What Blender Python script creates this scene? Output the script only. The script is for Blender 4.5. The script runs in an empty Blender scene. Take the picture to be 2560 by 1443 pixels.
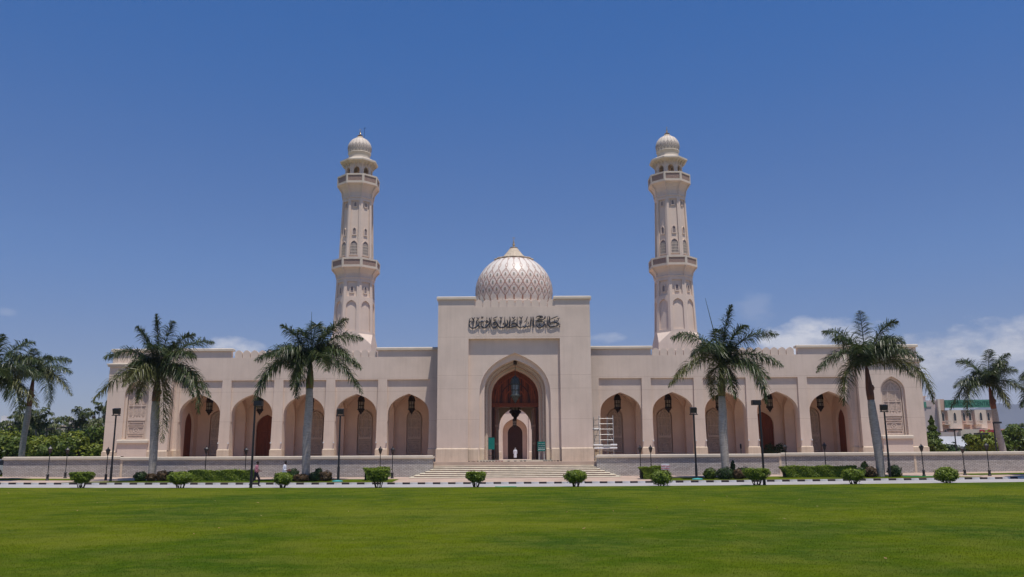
import bpy, bmesh, math, random
import numpy as np
from mathutils import Vector, Matrix
from mathutils.geometry import tessellate_polygon
R = math.radians
PI = math.pi
S = bpy.context.scene
COL = S.collection
# ------------------------------------------------------------------ camera
cam = bpy.data.cameras.new('camera')
co = bpy.data.objects.new('camera', cam)
COL.objects.link(co)
S.camera = co
cam.sensor_width = 36.0
cam.lens = 36.0 * 2110 / 2560
cam.clip_end = 20000
co.location = (0, 0, 2.0)
co.matrix_world = (Matrix.Translation((0, 0, 2.0)) @ Matrix.Rotation(0.0022, 4, 'Z')
                   @ Matrix.Rotation(R(90 + 11.25), 4, 'X') @ Matrix.Rotation(-0.0058, 4, 'Z'))
S.render.resolution_x, S.render.resolution_y = 1024, 577
S.view_settings.view_transform = 'Standard'
S.view_settings.look = 'None'
S.view_settings.gamma = 1
S.view_settings.use_curve_mapping = False
S.view_settings.exposure = -0.1
S.cycles.use_denoising = True
S.cycles.max_bounces = 8
S.cycles.transparent_max_bounces = 8
# ------------------------------------------------------------------ sky and sun
SUN_EL, SUN_AZ = R(74.2), R(28)      # azimuth: 28 degrees to the right of straight behind the camera
W = bpy.data.worlds.new('World'); S.world = W; W.use_nodes = True
nt = W.node_tree; nt.nodes.clear()
def N(t, tree=None, **k):
    n = (tree or nt).nodes.new(t)
    for a, b in k.items(): setattr(n, a, b)
    return n
def LK(a, b, tree=None): (tree or nt).links.new(a, b)
def M(op, a, b=None, c=None, tree=None, clamp=False):
    n = N('ShaderNodeMath', tree, operation=op, use_clamp=clamp)
    for i, v in enumerate((a, b, c)):
        if v is None: continue
        if isinstance(v, (int, float)): n.inputs[i].default_value = v
        else: LK(v, n.inputs[i], tree)
    return n.outputs[0]
sky = N('ShaderNodeTexSky', sky_type='NISHITA', sun_disc=False)
sky.sun_elevation = SUN_EL
sky.sun_rotation = PI - SUN_AZ
sky.altitude = 0; sky.air_density = 1.0; sky.dust_density = 0.2; sky.ozone_density = 3.0
hs = N('ShaderNodeHueSaturation'); hs.inputs['Saturation'].default_value = 1.12; hs.inputs['Value'].default_value = 1.0
tintn = N('ShaderNodeMix', data_type='RGBA', blend_type='MULTIPLY'); tintn.inputs['Factor'].default_value = 1
tintn.inputs[7].default_value = (0.98, 0.9, 1.0, 1)
LK(tintn.outputs[2], hs.inputs['Color'])
bg = N('ShaderNodeBackground'); bg.inputs['Strength'].default_value = 0.118
LK(hs.outputs[0], bg.inputs['Color'])
tc = N('ShaderNodeTexCoord'); sx = N('ShaderNodeSeparateXYZ'); LK(tc.outputs['Generated'], sx.inputs[0])
az = M('ARCTAN2', sx.outputs[0], sx.outputs[1])
el = M('ARCSINE', sx.outputs[2])
cmb = N('ShaderNodeCombineXYZ'); LK(M('MULTIPLY', az, 1.0), cmb.inputs[0]); LK(M('MULTIPLY', el, 2.0), cmb.inputs[1])
def noise(vec, scale, detail=6, rough=0.55, tree=None, dist=0.0, seed=0.0):
    n = N('ShaderNodeTexNoise', tree); n.noise_dimensions = '4D'; n.inputs['W'].default_value = seed
    n.inputs['Scale'].default_value = scale; n.inputs['Detail'].default_value = detail
    n.inputs['Roughness'].default_value = rough; n.inputs['Distortion'].default_value = dist
    LK(vec, n.inputs['Vector'], tree); return n.outputs['Fac']
n1 = noise(cmb.outputs[0], 7, 8, 0.58, seed=3.1)
n2 = noise(cmb.outputs[0], 26, 6, 0.6, seed=1.7)
# height of the cloud bank above the horizon as a function of azimuth: low on the left, a tall bank on the right
bank = N('ShaderNodeMapRange', interpolation_type='SMOOTHSTEP'); LK(az, bank.inputs[0])
for i, v in zip((1, 2, 3, 4), (0.236, 0.300, 0.02, 0.143)): bank.inputs[i].default_value = v
top = M('ADD', bank.outputs[0], M('ADD', M('MULTIPLY', M('SUBTRACT', n1, 0.5), 0.17), M('MULTIPLY', M('SUBTRACT', n2, 0.5), 0.05)))
edge = M('MULTIPLY', M('SUBTRACT', top, el), 34, clamp=True)
wv = N('ShaderNodeMapRange', interpolation_type='SMOOTHSTEP'); LK(n2, wv.inputs[0])
for i, v in zip((1, 2, 3, 4), (0.30, 0.55, 0.66, 1.0)): wv.inputs[i].default_value = v
bmask = M('MULTIPLY', M('MULTIPLY', edge, wv.outputs[0]), 0.88)
low = M('MULTIPLY', M('SUBTRACT', 0.055, el), 22, clamp=True)
bmask = M('MULTIPLY', bmask, M('SUBTRACT', 1.0, M('MULTIPLY', low, 0.75)))
def puff(a, e, ra, re, k):
    da = M('DIVIDE', M('SUBTRACT', az, a), ra); de = M('DIVIDE', M('SUBTRACT', el, e), re)
    r2 = M('ADD', M('MULTIPLY', da, da), M('MULTIPLY', de, de))
    v = M('SUBTRACT', M('ADD', 0.9, M('MULTIPLY', M('SUBTRACT', n2, 0.5), 3.4)), r2, clamp=True)
    return M('MULTIPLY', v, k)
mask = bmask
# hazy blue lower sky, the same all the way round
hm = N('ShaderNodeValToRGB'); LK(M('MULTIPLY', el, 1.0), hm.inputs[0]); cr_ = hm.color_ramp; cr_.interpolation = 'EASE'
cr_.elements[0].position = 0.0; cr_.elements[0].color = (0.58, 0.59, 0.66, 1); cr_.elements[1].position = 0.52; cr_.elements[1].color = (0.55, 0.80, 0.99, 1)
for p_, c_ in ((0.10, (0.588, 0.62, 0.716, 1)), (0.24, (0.626, 0.73, 0.84, 1))): e_ = cr_.elements.new(p_); e_.color = c_
sm = N('ShaderNodeMix', data_type='RGBA', blend_type='MULTIPLY'); sm.inputs['Factor'].default_value = 1; LK(sky.outputs[0], sm.inputs[6]); LK(hm.outputs[0], sm.inputs[7]); LK(sm.outputs[2], tintn.inputs[6])
for p in ((-0.322, 0.122, 0.035, 0.014, 0.65), (0.105, 0.137, 0.025, 0.008, 0.32), (0.075, 0.14, 0.013, 0.006, 0.2),
          (0.283, 0.165, 0.03, 0.022, 0.13), (-0.55, 0.147, 0.012, 0.005, 0.15), (1.4, 0.12, 0.2, 0.03, 0.5), (2.3, 0.2, 0.2, 0.04, 0.5), (-1.3, 0.1, 0.25, 0.03, 0.4)):
    mask = M('MAXIMUM', mask, puff(*p))
ccol = N('ShaderNodeMix', data_type='RGBA')
cl = N('ShaderNodeMapRange', interpolation_type='SMOOTHSTEP'); LK(M('ADD', M('MULTIPLY', M('SUBTRACT', el, M('SUBTRACT', bank.outputs[0], 0.02)), 7), M('MULTIPLY', n2, 1.5)), cl.inputs[0])
for i, v in zip((1, 2, 3, 4), (0.35, 1.0, 0, 1)): cl.inputs[i].default_value = v
LK(cl.outputs[0], ccol.inputs[0])
ccol.inputs[6].default_value = (0.42, 0.45, 0.57, 1); ccol.inputs[7].default_value = (0.80, 0.80, 0.85, 1)
bgc = N('ShaderNodeBackground'); bgc.inputs['Strength'].default_value = 1.0; LK(ccol.outputs[2], bgc.inputs['Color'])
mx = N('ShaderNodeMixShader'); LK(mask, mx.inputs[0]); LK(bg.outputs[0], mx.inputs[1]); LK(bgc.outputs[0], mx.inputs[2])
wo = N('ShaderNodeOutputWorld'); LK(mx.outputs[0], wo.inputs[0])
sl = bpy.data.lights.new('sun', 'SUN'); sl.energy = 4.5; sl.angle = R(0.55); sl.color = (1.0, 0.94, 0.86)
so = bpy.data.objects.new('sun', sl); COL.objects.link(so)
sd = Vector((math.sin(SUN_AZ) * math.cos(SUN_EL), -math.cos(SUN_AZ) * math.cos(SUN_EL), math.sin(SUN_EL)))
so.rotation_euler = sd.to_track_quat('Z', 'Y').to_euler(); so.location = (30, -30, 80)
# ------------------------------------------------------------------ materials
MATS = {}
def mat(name, color, rough=0.8, noise_s=None, var=0.0, bump=0.0, bump_s=20, metal=0.0, col2=None, detail=5, stretch=(1, 1, 1), spec=0.3, joints=None, streak=0.0, cov=(0.4, 0.62)):
    if name in MATS: return MATS[name]
    m = bpy.data.materials.new(name); m.use_nodes = True; t = m.node_tree
    b = t.nodes['Principled BSDF']; b.inputs['Roughness'].default_value = rough
    b.inputs['Metallic'].default_value = metal; b.inputs['Specular IOR Level'].default_value = spec
    b.inputs['Base Color'].default_value = (*color, 1)
    tcn = N('ShaderNodeTexCoord', t); mp = N('ShaderNodeMapping', t); mp.inputs['Scale'].default_value = stretch
    LK(tcn.outputs['Object'], mp.inputs[0], t); out = None
    if noise_s:
        f = noise(mp.outputs[0], noise_s, detail, 0.6, t)
        r = N('ShaderNodeMapRange', t); LK(f, r.inputs[0], t)
        for i, v in zip((1, 2), cov): r.inputs[i].default_value = v
        mixn = N('ShaderNodeMix', t, data_type='RGBA'); LK(r.outputs[0], mixn.inputs[0], t)
        c2 = col2 or tuple(c * (1 - var) for c in color)
        mixn.inputs[6].default_value = (*color, 1); mixn.inputs[7].default_value = (*c2, 1); out = mixn.outputs[2]
    if streak:
        mp2 = N('ShaderNodeMapping', t); mp2.inputs['Scale'].default_value = (2.2, 2.2, 0.12); LK(tcn.outputs['Object'], mp2.inputs[0], t)
        f2 = noise(mp2.outputs[0], 2.0, 6, 0.6, t, seed=7.7)
        r2 = N('ShaderNodeMapRange', t); LK(f2, r2.inputs[0], t)
        for i, v in zip((1, 2, 3, 4), (0.45, 0.75, 1.0, 1.0 - streak)): r2.inputs[i].default_value = v
        mm = N('ShaderNodeMix', t, data_type='RGBA', blend_type='MULTIPLY'); mm.inputs[0].default_value = 1
        LK(out, mm.inputs[6], t)
        cc = N('ShaderNodeCombineColor', t)
        LK(r2.outputs[0], cc.inputs[0], t); LK(M('POWER', r2.outputs[0], 1.15, tree=t), cc.inputs[1], t); LK(M('POWER', r2.outputs[0], 1.35, tree=t), cc.inputs[2], t)
        LK(cc.outputs[0], mm.inputs[7], t); out = mm.outputs[2]
    if joints:   # thin render joints at fixed heights and widths
        sp = N('ShaderNodeSeparateXYZ', t); LK(tcn.outputs['Object'], sp.inputs[0], t)
        d = None
        for z in joints:
            e = M('LESS_THAN', M('ABSOLUTE', M('SUBTRACT', sp.outputs[2], z, tree=t), tree=t), 0.018, tree=t)
            d = e if d is None else M('MAXIMUM', d, e, tree=t)
        mm = N('ShaderNodeMix', t, data_type='RGBA', blend_type='MULTIPLY'); LK(M('MULTIPLY', d, 0.5, tree=t), mm.inputs[0], t)
        LK(out, mm.inputs[6], t); mm.inputs[7].default_value = (0.62, 0.55, 0.5, 1); out = mm.outputs[2]
    if out is not None: LK(out, b.inputs['Base Color'], t)
    if bump:
        f = noise(mp.outputs[0], bump_s, 6, 0.6, t, seed=2.2)
        bn = N('ShaderNodeBump', t); bn.inputs['Strength'].default_value = bump; bn.inputs['Distance'].default_value = 0.05
        LK(f, bn.inputs['Height'], t); LK(bn.outputs[0], b.inputs['Normal'], t)
    MATS[name] = m; return m
STONE = mat('rendered_wall', (0.735, 0.595, 0.487), 0.9, 0.35, 0.11, 0.14, 14, streak=0.07, joints=(5.33, 8.1, 9.33, 12.86))
STONE2 = mat('rendered_wall_plain', (0.735, 0.595, 0.487), 0.9, 0.4, 0.08, 0.12, 14, streak=0.06)
BASE = mat('plinth_stone', (0.70, 0.565, 0.425), 0.9, 0.9, 0.14, 0.1, 12, streak=0.18)
COPE = mat('coping_stone', (0.66, 0.57, 0.46), 0.85, 1.2, 0.1, 0.08, 12)
INNER = mat('gallery_render', (0.78, 0.575, 0.45), 0.9, 0.8, 0.08, 0.08, 12)
RELIEF = mat('carved_relief', (0.58, 0.45, 0.365), 0.9, 6, 0.25, 0.3, 30)
TREAD = mat('step_tread', (0.72, 0.64, 0.48), 0.8, 1.5, 0.18, 0.08, 20)
RISER = mat('step_riser', (0.40, 0.25, 0.215), 0.85, 1.5, 0.2, 0.08, 20)
WOODT = mat('teak_tympanum', (0.23, 0.052, 0.018), 0.5, 3, 0.35, 0.1, 20, stretch=(4, 4, 0.5))
WOOD = mat('teak_door', (0.36, 0.075, 0.022), 0.45, 3, 0.35, 0.1, 20, stretch=(4, 4, 0.5))
WOODD = mat('dark_teak', (0.06, 0.016, 0.009), 0.5, 3, 0.3, 0.1, 20, stretch=(4, 4, 0.5))
BRONZE = mat('dark_bronze', (0.035, 0.022, 0.018), 0.5, 8, 0.4, 0.1, 30, metal=0.5)
BRONZEG = mat('weathered_bronze', (0.085, 0.095, 0.09), 0.55, 8, 0.4, 0.1, 30, metal=0.4)
GLASSL = mat('lantern_glass', (0.30, 0.25, 0.19), 0.3, 5, 0.3)
GLASSG = mat('lantern_glass_grey', (0.22, 0.25, 0.26), 0.3, 5, 0.3)
BLACKM = mat('black_paint', (0.012, 0.011, 0.013), 0.45, 6, 0.3, spec=0.5)
LETTER = mat('letter_metal', (0.045, 0.042, 0.045), 0.42, 6, 0.4, metal=0.3, spec=0.5)
GOLD = mat('gilt_finial', (0.55, 0.42, 0.26), 0.35, 8, 0.2, metal=0.7)
DOMEW = mat('white_mosaic', (0.80, 0.725, 0.63), 0.42, 2.0, 0.08, 0.06, 60, spec=0.35)
DOMEP = mat('pink_mosaic', (0.66, 0.52, 0.43), 0.5, 3, 0.1, 0.06, 60, spec=0.5)
RIBB = mat('rust_mosaic', (0.47, 0.27, 0.20), 0.5, 6, 0.2, spec=0.4)
DIAG = mat('grey_mosaic', (0.33, 0.315, 0.30), 0.5, 6, 0.2, spec=0.4)
DIAT = mat('tan_mosaic', (0.36, 0.26, 0.155), 0.5, 6, 0.2, spec=0.4)
CAPST = mat('fluted_cap_stone', (0.60, 0.49, 0.36), 0.7, 2, 0.2, 0.1, 20)
ASPH = mat('asphalt', (0.42, 0.395, 0.38), 0.9, 0.5, 0.16, 0.2, 60)
WHITEK = mat('kerb_white', (0.70, 0.685, 0.66), 0.75, 3, 0.25, 0.1, 30)
BLACKK = mat('kerb_black', (0.035, 0.028, 0.035), 0.7, 5, 0.4)
PAVE = mat('pink_paving', (0.50, 0.37, 0.29), 0.9, 0.7, 0.18, 0.15, 30)
SAND = mat('dusty_ground', (0.33, 0.26, 0.18), 0.95, 0.05, 0.25, 0.2, 5, col2=(0.16, 0.17, 0.08))
BARK = mat('palm_bark', (0.43, 0.375, 0.325), 0.9, 3, 0.3, 0.5, 10, stretch=(1, 1, 5), streak=0.2)
SHAFT = mat('palm_crownshaft', (0.13, 0.15, 0.022), 0.5, 2.5, 0.5, 0.1, 8, col2=(0.11, 0.055, 0.02), stretch=(2, 2, .5))
SHAFTB = mat('palm_brown_sheath', (0.17, 0.06, 0.032), 0.6, 2.5, 0.5, 0.1, 8, stretch=(2, 2, .5))
STEM = mat('shrub_stem', (0.10, 0.07, 0.045), 0.9, 5, 0.3)
ALU = mat('scaffold_aluminium', (0.62, 0.62, 0.61), 0.4, 5, 0.2, metal=0.6)
WHITEP = mat('white_sheet', (0.72, 0.71, 0.70), 0.6, 3, 0.15)
GREENS = mat('green_board', (0.0, 0.16, 0.125), 0.4, 3, 0.1, spec=0.5)
REDP = mat('red_lettering', (0.55, 0.02, 0.04), 0.5)
CREAMW = mat('hotel_cream', (0.74, 0.60, 0.49), 0.9, 0.3, 0.1, 0.05, 5)
PINKW = mat('hotel_pink', (0.60, 0.41, 0.32), 0.9, 0.3, 0.1, 0.05, 5)
GREYW = mat('hotel_grey_pink', (0.58, 0.475, 0.45), 0.9, 0.3, 0.08, 0.05, 5)
HGREEN = mat('hotel_sign_green', (0.09, 0.27, 0.19), 0.6, 0.5, 0.2)
HDARKG = mat('sign_letter_green', (0.02, 0.10, 0.07), 0.6)
HRED = mat('banner_red', (0.50, 0.03, 0.07), 0.6, 0.5, 0.2)
DARKG = mat('dark_glass', (0.03, 0.035, 0.045), 0.15, spec=0.6)
WHITEW = mat('white_wall', (0.72, 0.72, 0.72), 0.8, 0.3, 0.1)
MOUNT = mat('haze_tinted_rock', (0.10, 0.105, 0.13), 1.0, 0.004, 0.3)  # bluish grey stands in for part of the distance haze
DOOROUT = mat('doormat_dark', (0.02, 0.02, 0.02), 0.9)
def leafmat(name, c1, c2, rough=0.5, trans=0.25):
    m = bpy.data.materials.new(name); m.use_nodes = True; t = m.node_tree; b = t.nodes['Principled BSDF']
    g = N('ShaderNodeNewGeometry', t)
    mixn = N('ShaderNodeMix', t, data_type='RGBA'); LK(g.outputs['Random Per Island'], mixn.inputs[0], t)
    mixn.inputs[6].default_value = (*c1, 1); mixn.inputs[7].default_value = (*c2, 1)
    LK(mixn.outputs[2], b.inputs['Base Color'], t); b.inputs['Roughness'].default_value = rough
    b.inputs['Specular IOR Level'].default_value = 0.35
    tr = N('ShaderNodeBsdfTranslucent', t); LK(mixn.outputs[2], tr.inputs[0], t)
    ms = N('ShaderNodeMixShader', t); ms.inputs[0].default_value = trans
    LK(b.outputs[0], ms.inputs[1], t); LK(tr.outputs[0], ms.inputs[2], t)
    LK(ms.outputs[0], t.nodes['Material Output'].inputs[0], t); MATS[name] = m; return m
LEAF = leafmat('clipped_leaf', (0.09, 0.15, 0.010), (0.24, 0.30, 0.018))
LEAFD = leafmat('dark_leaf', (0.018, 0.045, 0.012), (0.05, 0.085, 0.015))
LEAFM = leafmat('tree_leaf', (0.05, 0.09, 0.010), (0.13, 0.17, 0.016))
LEAFY = leafmat('yellow_green_leaf', (0.10, 0.15, 0.010), (0.24, 0.26, 0.02))
LEAFR = leafmat('red_leaf', (0.055, 0.040, 0.018), (0.15, 0.085, 0.035))
FROND = leafmat('palm_frond', (0.022, 0.048, 0.013), (0.095, 0.115, 0.030), 0.38, 0.18)
FRONDY = leafmat('palm_frond_olive', (0.065, 0.075, 0.016), (0.15, 0.15, 0.04), 0.4, 0.18)
COCO = leafmat('coconut_frond', (0.045, 0.075, 0.018), (0.15, 0.16, 0.05), 0.42, 0.2)
# lawn
def lawnmat(name, blades=False):
    m = bpy.data.materials.new(name); m.use_nodes = True; t = m.node_tree; b = t.nodes['Principled BSDF']
    tcn = N('ShaderNodeNewGeometry', t)
    def nz(sc, det, seed, lo, hi, st=(1, 1, 1)):
        mp = N('ShaderNodeMapping', t); mp.inputs['Scale'].default_value = st; LK(tcn.outputs['Position'], mp.inputs[0], t)
        f = noise(mp.outputs[0], sc, det, 0.62, t, seed=seed)
        r = N('ShaderNodeMapRange', t, interpolation_type='SMOOTHSTEP'); LK(f, r.inputs[0], t); r.inputs[1].default_value = lo; r.inputs[2].default_value = hi
        return r.outputs[0]
    def mixc(fac, a, b_):
        n = N('ShaderNodeMix', t, data_type='RGBA'); LK(fac, n.inputs[0], t)
        if isinstance(a, tuple): n.inputs[6].default_value = (*a, 1)
        else: LK(a, n.inputs[6], t)
        n.inputs[7].default_value = (*b_, 1); return n.outputs[2]
    c = mixc(nz(0.10, 5, 1.0, 0.40, 0.62), (0.100, 0.126, 0.008), (0.045, 0.084, 0.007))
    c = mixc(M('MULTIPLY', nz(0.19, 7, 4.0, 0.48, 0.64, (1, 0.8, 1)), 0.68, tree=t), c, (0.032, 0.070, 0.012))
    c = mixc(M('MULTIPLY', nz(0.13, 7, 9.0, 0.50, 0.66, (0.7, 1, 1)), 0.75, tree=t), c, (0.132, 0.149, 0.0140))
    c = mixc(M('MULTIPLY', nz(2.6, 6, 12.0, 0.45, 0.75), 0.45, tree=t), c, (0.124, 0.167, 0.0080))
    c = mixc(M('MULTIPLY', nz(14, 4, 15.0, 0.45, 0.8), 0.22, tree=t), c, (0.040, 0.077, 0.0040))
    c = mixc(M('MULTIPLY', nz(0.9, 6, 21.0, 0.42, 0.62, (0.8, 1, 1)), 0.38, tree=t), c, (0.150, 0.155, 0.028))
    c = mixc(M('MULTIPLY', nz(0.7, 6, 25.0, 0.46, 0.64, (0.8, 1, 1)), 0.36, tree=t), c, (0.038, 0.076, 0.012))
    if blades:
        rnd = M('MULTIPLY', tcn.outputs['Random Per Island'], 0.3, tree=t)
        c = mixc(rnd, c, (0.136, 0.180, 0.0120))
    LK(c, b.inputs['Base Color'], t); b.inputs['Roughness'].default_value = 0.85; b.inputs['Specular IOR Level'].default_value = 0.0
    if not blades:
        f = noise(tcn.outputs['Position'], 22, 5, 0.7, t, seed=2.2)
        bn = N('ShaderNodeBump', t); bn.inputs['Strength'].default_value = 0.5; bn.inputs['Distance'].default_value = 0.04
        LK(f, bn.inputs['Height'], t); LK(bn.outputs[0], b.inputs['Normal'], t)
    return m
LAWN = lawnmat('mown_lawn'); BLADE = lawnmat('grass_blade', True)
def wallbrick():
    m = bpy.data.materials.new('split_face_block'); m.use_nodes = True; t = m.node_tree; b = t.nodes['Principled BSDF']
    tcn = N('ShaderNodeTexCoord', t); sp = N('ShaderNodeSeparateXYZ', t); LK(tcn.outputs['Object'], sp.inputs[0], t)
    cb = N('ShaderNodeCombineXYZ', t); LK(M('ADD', sp.outputs[0], sp.outputs[1], tree=t), cb.inputs[0], t); LK(sp.outputs[2], cb.inputs[1], t)
    br = N('ShaderNodeTexBrick', t); LK(cb.outputs[0], br.inputs['Vector'], t)
    br.inputs['Color1'].default_value = (0.52, 0.475, 0.43, 1); br.inputs['Color2'].default_value = (0.68, 0.635, 0.585, 1)
    br.inputs['Mortar'].default_value = (0.20, 0.17, 0.16, 1); br.inputs['Scale'].default_value = 1
    br.inputs['Mortar Size'].default_value = 0.012; br.inputs['Brick Width'].default_value = 0.30; br.inputs['Row Height'].default_value = 0.105
    br.inputs['Bias'].default_value = 0.1
    f = noise(tcn.outputs['Object'], 3.2, 6, 0.65, t)
    mm = N('ShaderNodeMix', t, data_type='RGBA', blend_type='MULTIPLY'); LK(M('MULTIPLY', f, 0.7, tree=t), mm.inputs[0], t)
    LK(br.outputs[0], mm.inputs[6], t); mm.inputs[7].default_value = (0.62, 0.58, 0.56, 1)
    LK(mm.outputs[2], b.inputs['Base Color'], t); b.inputs['Roughness'].default_value = 0.9; b.inputs['Specular IOR Level'].default_value = 0.2
    f3 = noise(tcn.outputs['Object'], 18, 5, 0.7, t)
    h = M('ADD', M('MULTIPLY', br.outputs['Fac'], -1.0, tree=t), M('MULTIPLY', f3, 1.6, tree=t), tree=t)
    bn = N('ShaderNodeBump', t); bn.inputs['Strength'].default_value = 0.8; bn.inputs['Distance'].default_value = 0.03
    LK(h, bn.inputs['Height'], t); LK(bn.outputs[0], b.inputs['Normal'], t); return m
BLOCK = wallbrick()
# ------------------------------------------------------------------ mesh helpers
class MB:
    def __init__(s): s.v = []; s.f = []; s.m = []
    def add(s, vs, fs, mi=0):
        o = len(s.v); s.v += [tuple(x) for x in vs]
        for f in fs: s.f.append(tuple(i + o for i in f)); s.m.append(mi)
        return s
    def box(s, x0, x1, y0, y1, z0, z1, mi=0, skip=''):
        v = [(x0, y0, z0), (x1, y0, z0), (x1, y1, z0), (x0, y1, z0), (x0, y0, z1), (x1, y0, z1), (x1, y1, z1), (x0, y1, z1)]
        f = {'d': (0, 3, 2, 1), 'u': (4, 5, 6, 7), 'f': (0, 1, 5, 4), 'r': (1, 2, 6, 5), 'b': (2, 3, 7, 6), 'l': (3, 0, 4, 7)}
        return s.add(v, [q for k, q in f.items() if k not in skip], mi)
    def tube(s, p0, p1, r0, r1=None, n=8, mi=0, caps=True):
        r1 = r0 if r1 is None else r1; p0 = Vector(p0); p1 = Vector(p1); d = (p1 - p0).normalized()
        a = d.orthogonal().normalized(); b = d.cross(a); vs = []
        for p, r in ((p0, r0), (p1, r1)):
            for i in range(n):
                t = 2 * PI * i / n; vs.append(p + (a * math.cos(t) + b * math.sin(t)) * r)
        fs = [(i, (i + 1) % n, n + (i + 1) % n, n + i) for i in range(n)]
        if caps: fs += [tuple(range(n))[::-1], tuple(range(n, 2 * n))]
        return s.add(vs, fs, mi)
    def path(s, pts, rads, n=8, mi=0):
        pts = [Vector(p) for p in pts]; vs = []; fs = []
        for k, p in enumerate(pts):
            d = (pts[min(k + 1, len(pts) - 1)] - pts[max(k - 1, 0)]).normalized()
            a = d.cross(Vector((0, 1, 0.01))).normalized(); b = d.cross(a)
            for i in range(n):
                t = 2 * PI * i / n; vs.append(p + (a * math.cos(t) + b * math.sin(t)) * rads[k])
        for k in range(len(pts) - 1):
            for i in range(n): fs.append((k * n + i, k * n + (i + 1) % n, (k + 1) * n + (i + 1) % n, (k + 1) * n + i))
        fs += [tuple(range(n))[::-1], tuple(range((len(pts) - 1) * n, len(pts) * n))]
        return s.add(vs, fs, mi)
    def lathe(s, prof, n=24, c=(0, 0, 0), mi=0, rot=0.0, flute=0, fd=0.0):
        vs = []; fs = []
        for r, z in prof:
            for i in range(n):
                t = 2 * PI * i / n + rot; rr = r * (1 + fd * abs(math.cos(flute * t / 2)) if flute else 1)
                vs.append((c[0] + rr * math.sin(t), c[1] - rr * math.cos(t), c[2] + z))
        m = len(prof)
        for k in range(m - 1):
            for i in range(n): fs.append((k * n + i, k * n + (i + 1) % n, (k + 1) * n + (i + 1) % n, (k + 1) * n + i))
        fs += [tuple(range(n))[::-1], tuple(range((m - 1) * n, m * n))]
        return s.add(vs, fs, mi)
    def poly(s, outer, holes=(), fm=None, d0=0.0, d1=0.1, mi=0, back=True, mis=None):
        """flat outline (u,v) with holes, given depth; fm maps (u, v, depth) to a point"""
        fm = fm or (lambda u, v, d: (u, d, v)); loops = [list(outer)] + [list(h) for h in holes]
        tris = tessellate_polygon([[Vector((u, v, 0)) for u, v in l] for l in loops])
        flat = [p for l in loops for p in l]; n = len(flat)
        vs = [fm(u, v, d0) for u, v in flat] + [fm(u, v, d1) for u, v in flat]
        fs = [tuple(t) for t in tris]
        if back: fs += [tuple(i + n for i in t)[::-1] for t in tris]
        s.add(vs, fs, mi); o = 0; sides = []
        for l in loops:
            k = len(l)
            for i in range(k): sides.append((o + i, o + (i + 1) % k, n + o + (i + 1) % k, n + o + i))
            o += k
        b = len(s.v) - 2 * n
        for f in sides: s.f.append(tuple(i + b for i in f)); s.m.append(mi if mis is None else mis)
        return s
    def build(s, name, mats, parent=None, smooth=False, fix=True, loc=None, bevel=0):
        me = bpy.data.meshes.new(name); me.from_pydata(s.v, [], s.f)
        mats = mats if isinstance(mats, (list, tuple)) else [mats]
        for m in mats: me.materials.append(m)
        if len(mats) > 1: me.polygons.foreach_set('material_index', s.m)
        if fix:
            bm = bmesh.new(); bm.from_mesh(me); bmesh.ops.recalc_face_normals(bm, faces=bm.faces); bm.to_mesh(me); bm.free()
        if smooth:
            me.polygons.foreach_set('use_smooth', [True] * len(me.polygons))
        o = bpy.data.objects.new(name, me); COL.objects.link(o)
        if parent is not None: o.parent = parent
        if loc: o.location = loc
        return o
def tag(o, label=None, cat=None, group=None, kind=None):
    if label: o['label'] = label
    if cat: o['category'] = cat
    if group: o['group'] = group
    if kind: o['kind'] = kind
    return o
def empty(name, loc=(0, 0, 0), label=None, cat=None, group=None, rz=0):
    o = bpy.data.objects.new(name, None); COL.objects.link(o); o.location = loc; o.rotation_euler = (0, 0, rz); o.empty_display_size = 0.3
    return tag(o, label, cat, group)
KIDS = {}
def copy_tree(o, loc=None, label=None, parent=None, group=None):
    c = o.copy(); COL.objects.link(c)
    if parent is not None: c.parent = parent
    if loc is not None: c.location = loc
    if label: c['label'] = label
    if group: c['group'] = group
    for ch in [x for x in bpy.data.objects if x.parent == o]: copy_tree(ch, parent=c)
    return c
def inst(o, loc, parent=None, rz=None, scale=None):
    c = o.copy(); COL.objects.link(c); c.location = loc
    if parent is not None:
        mi = o.matrix_parent_inverse.copy(); c.parent = parent; c.matrix_parent_inverse = mi
    if rz is not None: c.rotation_euler = (0, 0, rz)
    if scale is not None: c.scale = scale
    return c
def arch(c, w, zs, za, n=9):
    """pointed arch from right springing over the apex to the left springing"""
    h = za - zs; P = [(1, 0), (1, 0.60), (0.50, 0.83), (0, 1)]; half = []
    for i in range(n + 1):
        t = i / n; a = (1 - t) ** 3; b = 3 * t * (1 - t) ** 2; d = 3 * t * t * (1 - t); e = t ** 3
        half.append((a * P[0][0] + b * P[1][0] + d * P[2][0] + e * P[3][0], b * P[1][1] + d * P[2][1] + e * P[3][1]))
    r = [(c + w * x, zs + h * z) for x, z in half]; l = [(c - w * x, zs + h * z) for x, z in half[:-1]][::-1]
    return r + l
def opening(c, w, z0, zs, za, shoulder=None, wb=None):
    """notch outline going right jamb bottom -> apex -> left jamb bottom"""
    pts = []
    if shoulder: pts += [(c + wb, z0), (c + wb + 0.06, shoulder - 0.12), (c + w, shoulder)]
    else: pts += [(c + w, z0)]
    pts += arch(c, w, zs, za)
    if shoulder: pts += [(c - w, shoulder), (c - wb - 0.06, shoulder - 0.12), (c - wb, z0)]
    else: pts += [(c - w, z0)]
    return pts
def notched(x0, x1, z0, z1, opens):
    """wall outline with openings that reach its foot, listed left to right"""
    pts = [(x0, z1), (x0, z0)]
    for o in opens: pts += o[::-1]
    return pts + [(x1, z0), (x1, z1)]
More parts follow.
